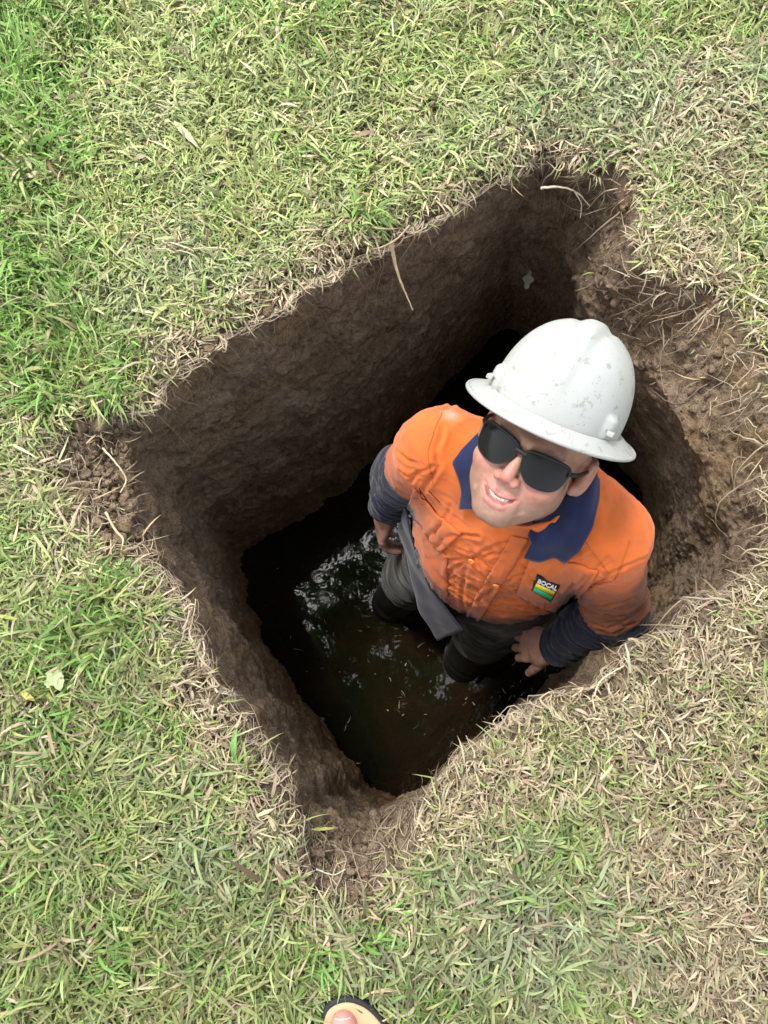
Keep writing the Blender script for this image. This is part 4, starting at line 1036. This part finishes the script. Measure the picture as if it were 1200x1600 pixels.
# ------------------------------------------------------------------ gumboots
RUB = NT('boot_rubber', .38, .4); RUB.base(RUB.ramp(RUB.noise(18, 5), [(.35, (.012, .013, .015)), (.75, (.035, .03, .026))])); RUB.bump(RUB.noise(60, 4), .3, .002)
for Kp, A, T in ((K_R, A_R, T_R), (K_L, A_L, T_L)):
    def bs(p):
        top = K_ + (A_ - K_) * .10; ax = nrm(A_ - K_)
        d = cone(p, top, A_, .072, .058); sl = A_ + np.array([0, 0, -.045]); fd = (T_ - A_) * 1.0; fd[2] = 0; fd = nrm(fd)
        d = smin(d, chain(p, [sl - fd * .035, sl + fd * .09, sl + fd * .19 + np.array([0, 0, -.01])], [.050, .052, .042], .03), .04)
        bot_ = float(A_[2]) - .085; d = smax(d, bot_ - p[:, 2], .006)
        rim_ = np.abs(np.linalg.norm((p - top) - ((p - top) @ ax)[:, None] * ax, axis=1) - .072)
        tor_ = np.sqrt(rim_ ** 2 + ((p - top - ax * .012) @ ax) ** 2) - .006; d = smin(d, tor_, .004)
        tt = (p - top) @ ax; d = smax(d, -(tt) , .002)
        hol = cone(p, top - ax * .05, top + ax * .03, .066, .064); d = smax(d, -hol, .002)
        d = d - .0025 * noise(p * 14, 49) - .002 * np.sin(tt * 120) * np.exp(-((tt - .27) / .04) ** 2)
        return d
    K_, A_, T_ = Kp, A, T
    b3 = np.array([Kp, A, T]); V, Fq = sdf_mesh(bs, b3.min(0) - .14, b3.max(0) + .14, .004)
    mesh('gumboot', V, Fq, RUB.m, man)

# ------------------------------------------------------------------ hair under the hat
HAIR = mat_vcol('hair', .55, .4, 700, .8, .001)
def hair_sdf(p):
    q = (p - HEAD) @ HM3 / HS; q[:, 0] = np.abs(q[:, 0])
    d = ell(q, (0, -.018, .035), (.081, .103, .088)) - .002 * noise(q * 260, 3)
    d = smax(d, -.012 - q[:, 2] + .9 * np.clip(q[:, 1] + .045, 0, .2), .003)
    return d
V, Fq = sdf_mesh(hair_sdf, HEAD - .15, HEAD + .17, .003)
mesh('hair', V, Fq, HAIR, man, cols=np.array([[.055, .035, .022]]) * (1 + .5 * fbm(V * 300, 2, 3))[:, None])

# ------------------------------------------------------------------ hard hat
HT = NT('hat_plastic', .33, .5)
hv = HT.coord(); sc1 = HT.noise(60, 6, .7); sc2 = HT.noise(14, 4, .6); sc3 = HT.noise(230, 2, .5)
hc = HT.mix(HT.ramp(sc2, [(.42, (0, 0, 0)), (.75, (.5, .5, .5))]), (0.3652, 0.3740, 0.3652), (0.2992, 0.3036, 0.2860))
hc = HT.mix(HT.ramp(sc1, [(.57, (0, 0, 0)), (.63, (.8, .8, .8))]), hc, (0.2376, 0.2288, 0.2024))
hc = HT.mix(HT.ramp(sc3, [(.70, (0, 0, 0)), (.74, (.8, .8, .8))]), hc, (.25, .22, .18))
HT.base(hc); HT.l(HT.ramp(sc2, [(.3, (.26, .26, .26)), (.7, (.5, .5, .5))]), HT.b.inputs['Roughness'])
HO = hw((0, -.012, .052)) + camx * -.006 + camy * .001; hp = math.radians(1)
XU = nrm(HU * math.cos(hp) - HF * math.sin(hp)); XF = nrm(HF * math.cos(hp) + HU * math.sin(hp)); rl = math.radians(-4.5); XL = nrm(HL * math.cos(rl) + XU * math.sin(rl) * -1); XU = nrm(XU - XL * (XU @ XL)); XM = np.stack([XL, XF, XU], 1)
def hatp(q): return .95 * np.asarray(q) @ XM.T          # relative to HO
hat = empty('hard_hat', HO, label='scuffed white full brim hard hat on the head of the man in the pit', cat='hard hat')
def hat_outer(th, s):
    """th angle from the front, s: 0 apex .. .7 crown foot .. 1 brim edge"""
    sn, cs = np.sin(th), np.cos(th)
    k = np.clip(s / .7, 0, 1); e = k * math.pi / 2
    A_, B_ = .099, .119
    rr = np.sin(e) ** .88; zz = .012 + .128 * np.cos(e) ** .92
    x = A_ * rr * sn; y = B_ * rr * cs - .004 * (1 - rr)
    b = np.clip((s - .7) / .3, 0, 1)
    fr = .5 + .5 * cs
    wd = .024 + .013 * fr ** 2 + .012 * (.5 - .5 * cs) ** 2
    bx_, by_ = A_ + wd * b, B_ + wd * b
    x = np.where(s > .7, bx_ * sn, x); y = np.where(s > .7, by_ * cs, y)
    zb = .012 - .018 * b ** 1.1 + .010 * np.sin(b * math.pi) * 0 + .002 * fr ** 3 * b + .002 * np.sin(th) ** 2 * b
    z = np.where(s > .7, zb, zz)
    z = z - .0045 * np.exp(-((s - .70) / .025) ** 2)
    # ridges over the crown: one broad centre rib with a V-shaped front and two grooves
    top = np.clip(1 - k, 0, 1)
    rib = np.exp(-(np.abs(x) / .016) ** 4) * .0050 * sst(.0, .25, top) * (s < .7)
    gro = np.exp(-((np.abs(x) - .024) / .006) ** 2) * .0020 * sst(.12, .35, top) * (s < .7)
    z = z + rib - gro
    y = y + rib * .55 * np.sign(cs) * (top < .8)
    # accessory slots standing out at each side
    sl = np.exp(-((np.abs(np.abs(th) - 1.05)) / .10) ** 4) * np.exp(-((s - .655) / .045) ** 4)
    x = x + np.sign(sn) * sl * .007; z = z + sl * .003; y = y + sl * .003
    return np.stack([x, y, z], -1)
nth, ns = 256, 150
th = np.linspace(-math.pi, math.pi, nth, endpoint=False); ss = np.r_[np.linspace(.004, .7, 105), np.linspace(.706, 1, 45)]
S2, T2 = np.meshgrid(ss, th, indexing='ij'); Q = hat_outer(T2.ravel(), S2.ravel())
Qi = Q * np.array([.975, .978, .985]) + np.array([0, 0, -.0025]); Qi[:, 2] -= .0003
def shell():
    f = gridfaces(150, nth); n = len(Q)
    e = (149 * nth + np.arange(nth)); e2 = (149 * nth + (np.arange(nth) + 1) % nth)
    rimf = np.stack([e, e2, e2 + n, e + n], 1)
    ap = np.array([[0, -.004, Q[:nth, 2].mean()], [0, -.004, Qi[:nth, 2].mean()]])
    V = np.concatenate([Q, Qi, ap]); a = np.arange(nth); a2 = (a + 1) % nth
    cap = np.stack([a, a2, np.full(nth, 2 * n), np.full(nth, 2 * n)], 1)
    return V, np.concatenate([f, f[:, ::-1] + n, rimf[:, ::-1]]), cap[:, :3]
V, Fq, cap = shell()
me_ = mesh('shell', hatp(V), Fq, HT.m, None)
bm_cap = np.concatenate([cap])
import bmesh
bm = bmesh.new(); bm.from_mesh(me_.data); bm.verts.ensure_lookup_table()
for a, b, c in bm_cap:
    try: f = bm.faces.new((bm.verts[a], bm.verts[b], bm.verts[c])); f.smooth = True
    except ValueError: pass
bmesh.ops.recalc_face_normals(bm, faces=bm.faces); bm.to_mesh(me_.data); bm.free()
me_.parent = hat
# brim edge bead
tb = np.linspace(-math.pi, math.pi, 200); eb = hatp(hat_outer(tb, np.ones(200)) + np.array([0, 0, -.001]))
V, Fq, _ = tubes(eb[None], np.full((1, 200), .0032), np.ones((1, 3)), 8); o = mesh('brim_bead', V, Fq, HT.m, None); o.parent = hat
# side slot blocks, with the dark slot
for sgn in (-1, 1):
    def slotp(p):
        c = hat_outer(np.array([sgn * 1.04]), np.array([.675]))[0] + np.array([0, .001, -.001]); q = np.abs(p - c)
        bx_ = np.maximum(q - np.array([.0030, .008, .0016]), 0); d = np.linalg.norm(bx_, axis=1) - .0022
        return d
    c = hat_outer(np.array([sgn * 1.04]), np.array([.675]))[0]
    V, Fq = sdf_mesh(slotp, c - .026, c + .03, .0011); o = mesh('accessory_slot', hatp(V), Fq, HT.m, None); o.parent = hat
# suspension band inside
BND = NT('band', .7, .3); BND.base((.05, .05, .05))
tb = np.linspace(-math.pi, math.pi, 90); P = np.stack([.084 * np.sin(tb), .103 * np.cos(tb) - .004, np.zeros(90)], 1)
P2 = np.concatenate([P + [0, 0, .02], P + [0, 0, -.008], P * [.97, .97, 1] + [0, 0, -.008]])
o = mesh('headband', hatp(P2), gridfaces(3, 90, wrap=False), BND.m, None); o.parent = hat

# ------------------------------------------------------------------ sunglasses
GL = NT('dark_lens', .08, .5); GL.base((.009, .009, .0095)); GL.b.inputs['Roughness'].default_value = .1; GL.b.inputs['Specular IOR Level'].default_value = .18
FRM = NT('frame_plastic', .5, .3); FRM.base((.012, .012, .013))
GO = hw((0, .092, -.002)); gl = empty('sunglasses', GO, label='black wraparound sunglasses with dark lenses on the face of the man', cat='sunglasses')
def gw(q): return (np.asarray(q) * HS) @ HM3.T
def gsurf(x, z):  # wrap curve of the front (relative to GO), x across, z up
    return np.stack([x, .012 - 5.6 * x ** 2 - 1.2 * (z) ** 2 - .006 * np.exp(-(x / .012) ** 2) * 0, z], -1)
def lens_outline(sgn, n=64):
    pts = np.array([(.0075, .0135), (.021, .0185), (.045, .0200), (.066, .0190), (.0735, .013), (.0735, -.005), (.067, -.0185), (.050, -.0245), (.030, -.0235), (.0145, -.0140), (.0070, -.001)])
    P = crom(np.c_[pts, np.zeros(len(pts))], n)[:, :2] * [.91, 1.04]; P[:, 0] *= sgn; return P
for sgn in (-1, 1):
    O = lens_outline(sgn); c = O.mean(0); rr = np.linspace(0.001, 1, 12)
    Q = np.concatenate([c + (O - c) * r for r in rr]); P = gsurf(Q[:, 0], Q[:, 1]); P[:, 1] += .0015 * (1 - np.repeat(rr, 64) ** 2)
    Pb = P - np.array([0, .0018, 0]); f = gridfaces(12, 64); V, Fq = join([(P, f if sgn > 0 else f[:, ::-1]), (Pb, f[:, ::-1] if sgn > 0 else f)])
    o = mesh('lens', gw(V), Fq, GL.m, None); o.parent = gl
frames = []
for sgn in (-1, 1):
    O = lens_outline(sgn); P = gsurf(O[:, 0], O[:, 1]); P = np.vstack([P, P[:2]]); top = np.clip(P[:, 2] / .018, 0, 1)
    V, Fq, _ = tubes(gw(P)[None], (.0008 + .0014 * top)[None], np.ones((1, 3)), 8); frames.append((V, Fq))
br = gsurf(np.linspace(-.0085, .0085, 12), np.full(12, .0100)); V, Fq, _ = tubes(gw(br)[None], np.full((1, 12), .0036), np.ones((1, 3)), 8); frames.append((V, Fq))
V, Fq = join(frames); o = mesh('frame', V, Fq, FRM.m, None); o.parent = gl
for sgn in (-1, 1):
    a = gsurf(np.array([sgn * .0645]), np.array([.010]))[0]
    pts = np.array([a, (sgn * .076, -.035, .0105), (sgn * .080, -.065, .011), (sgn * .081, -.098, .010), (sgn * .079, -.112, .0)]); P = poly_u(pts, 26)
    V, Fq, _ = tubes(gw(P)[None], np.linspace(.0036, .0022, 26)[None], np.ones((1, 3)), 8)
    o = mesh('temple_arm', V, Fq, FRM.m, None); o.parent = gl

# ------------------------------------------------------------------ the photographer's sandalled foot at the bottom edge
FT = PZ(533, 1589, .045); FT = np.array([FT[0], FT[1], 0.0]); fd = nrm(np.array([.06, 1, 0])); fx = np.array([fd[1], -fd[0], 0])
def fp_(x, y, z): return FT + fx * x + fd * y + np.array([0, 0, z])
foot = empty('person', FT, label='bare big toe in a black and tan sandal at the bottom edge of the lawn', cat='person')
def foot_sdf(p):
    d = chain(p, [fp_(.002, -.012, .038), fp_(.002, -.035, .040), fp_(.004, -.07, .042)], [.0185, .0185, .02], .006)
    for x, y, r in ((.027, -.034, .0095), (.044, -.045, .009), (.059, -.058, .0085), (.072, -.072, .008)):
        d = smin(d, chain(p, [fp_(x, y, .031), fp_(x - .001, y - .022, .036), fp_(x * .85, -.095, .038)], [r, r, r * 1.2], .004), .003)
    d = smin(d, ell(p, fp_(.030, -.12, .04), (.042, .055, .02), np.stack([fx, fd, [0, 0, 1]], 1)), .02)
    d = smin(d, cone(p, fp_(.03, -.12, .045), fp_(.035, -.22, .075), .03, .036), .03)
    d = smin(d, cone(p, fp_(.035, -.24, .05), fp_(.038, -.235, .14), .03, .036), .03)
    d = smin(d, cone(p, fp_(.038, -.235, .12), fp_(.04, -.25, .42), .036, .052), .03)
    return d
V, Fq = sdf_mesh(foot_sdf, FT + [-.12, -.36, -.02], FT + [.17, .05, .5], .0026)
q = (V - FT); c = np.repeat(np.array([[0.3960, 0.2112, 0.1584]]), len(V), 0); m = np.exp(-(np.linalg.norm(V - fp_(0, -.01, .045), axis=1) / .02) ** 2)[:, None]; c = c * (1 - .5 * m) + np.array([.75, .28, .27]) * .5 * m
mesh('body', V, Fq, SKINM, foot, cols=c * (1 + .08 * fbm(V * 150, 3, 2))[:, None])
nl = NT('toenail', .25, .5); nl.base((.80, .50, .50))
V, Fq = strip3(lambda u, v_: np.array([fp_(.002 + (a - .5) * .022 * (1 - .15 * b), .000 - b * .017, .0560 - .0045 * ((a - .5) * 2) ** 2 - .004 * (1 - b) ** 2 + .0004) for a, b in zip(u, v_)]), 15, 10)
mesh('toenail', V, Fq, nl.m, foot)
def sole_outline(g, n=80):
    P = np.array([(0, .012), (.022, .009), (.046, -.008), (.078, -.055), (.09, -.10), (.082, -.17), (.075, -.25), (.04, -.285), (0, -.26), (-.012, -.18), (-.022, -.10), (-.03, -.05), (-.028, -.020), (-.019, .003)])
    P = crom(np.c_[P, np.zeros(len(P))], n)[:, :2]; c = P.mean(0); dv = P - c; return P + dv / np.linalg.norm(dv, axis=1)[:, None] * g
def slab(g0, g1, z0, z1, z2):
    rings = [(g0 - .006, z0), (g0, z0 + .003), (g1, z1), (g1 - .002, z2), (g1 - .006, z2), (-.04, z2 - .002)]
    V = np.concatenate([np.array([fp_(a, b, z) for a, b in sole_outline(g)]) for g, z in rings]); n = len(V)
    cen_ = fp_(.03, -.13, z2 - .002); V = np.vstack([V, cen_, fp_(.03, -.13, z0)]); return V, gridfaces(len(rings), 80)
BKS = NT('sandal_rubber', .6, .3); BKS.base((.018, .018, .02)); BKS.bump(BKS.noise(300, 3), .3, .001)
TNS = NT('sandal_footbed', .7, .2); TNS.base((.50, .34, .20)); TNS.bump(TNS.noise(400, 3), .4, .001)
V, Fq = slab(.007, .009, .0, .030, .034); sd1 = mesh('sandal', V, Fq[:, ::-1], BKS.m, foot)
V, Fq = slab(.0, .0015, .014, .0345, .0365); mesh('footbed', V, Fq[:, ::-1], TNS.m, sd1)
t = np.linspace(0, math.pi, 30); P = np.array([fp_(.028 - .066 * math.cos(a), -.085, .02 + .046 * math.sin(a)) for a in t])
P2 = np.array([fp_(.030 - .066 * math.cos(a), -.125, .02 + .052 * math.sin(a)) for a in t]); tt_ = np.linspace(0, 1, 6)[None, :, None]
sheet('strap', (P[:, None] * (1 - tt_) + P2[:, None] * tt_).reshape(-1, 3), 30, 6, .003, BKS.m, sd1)
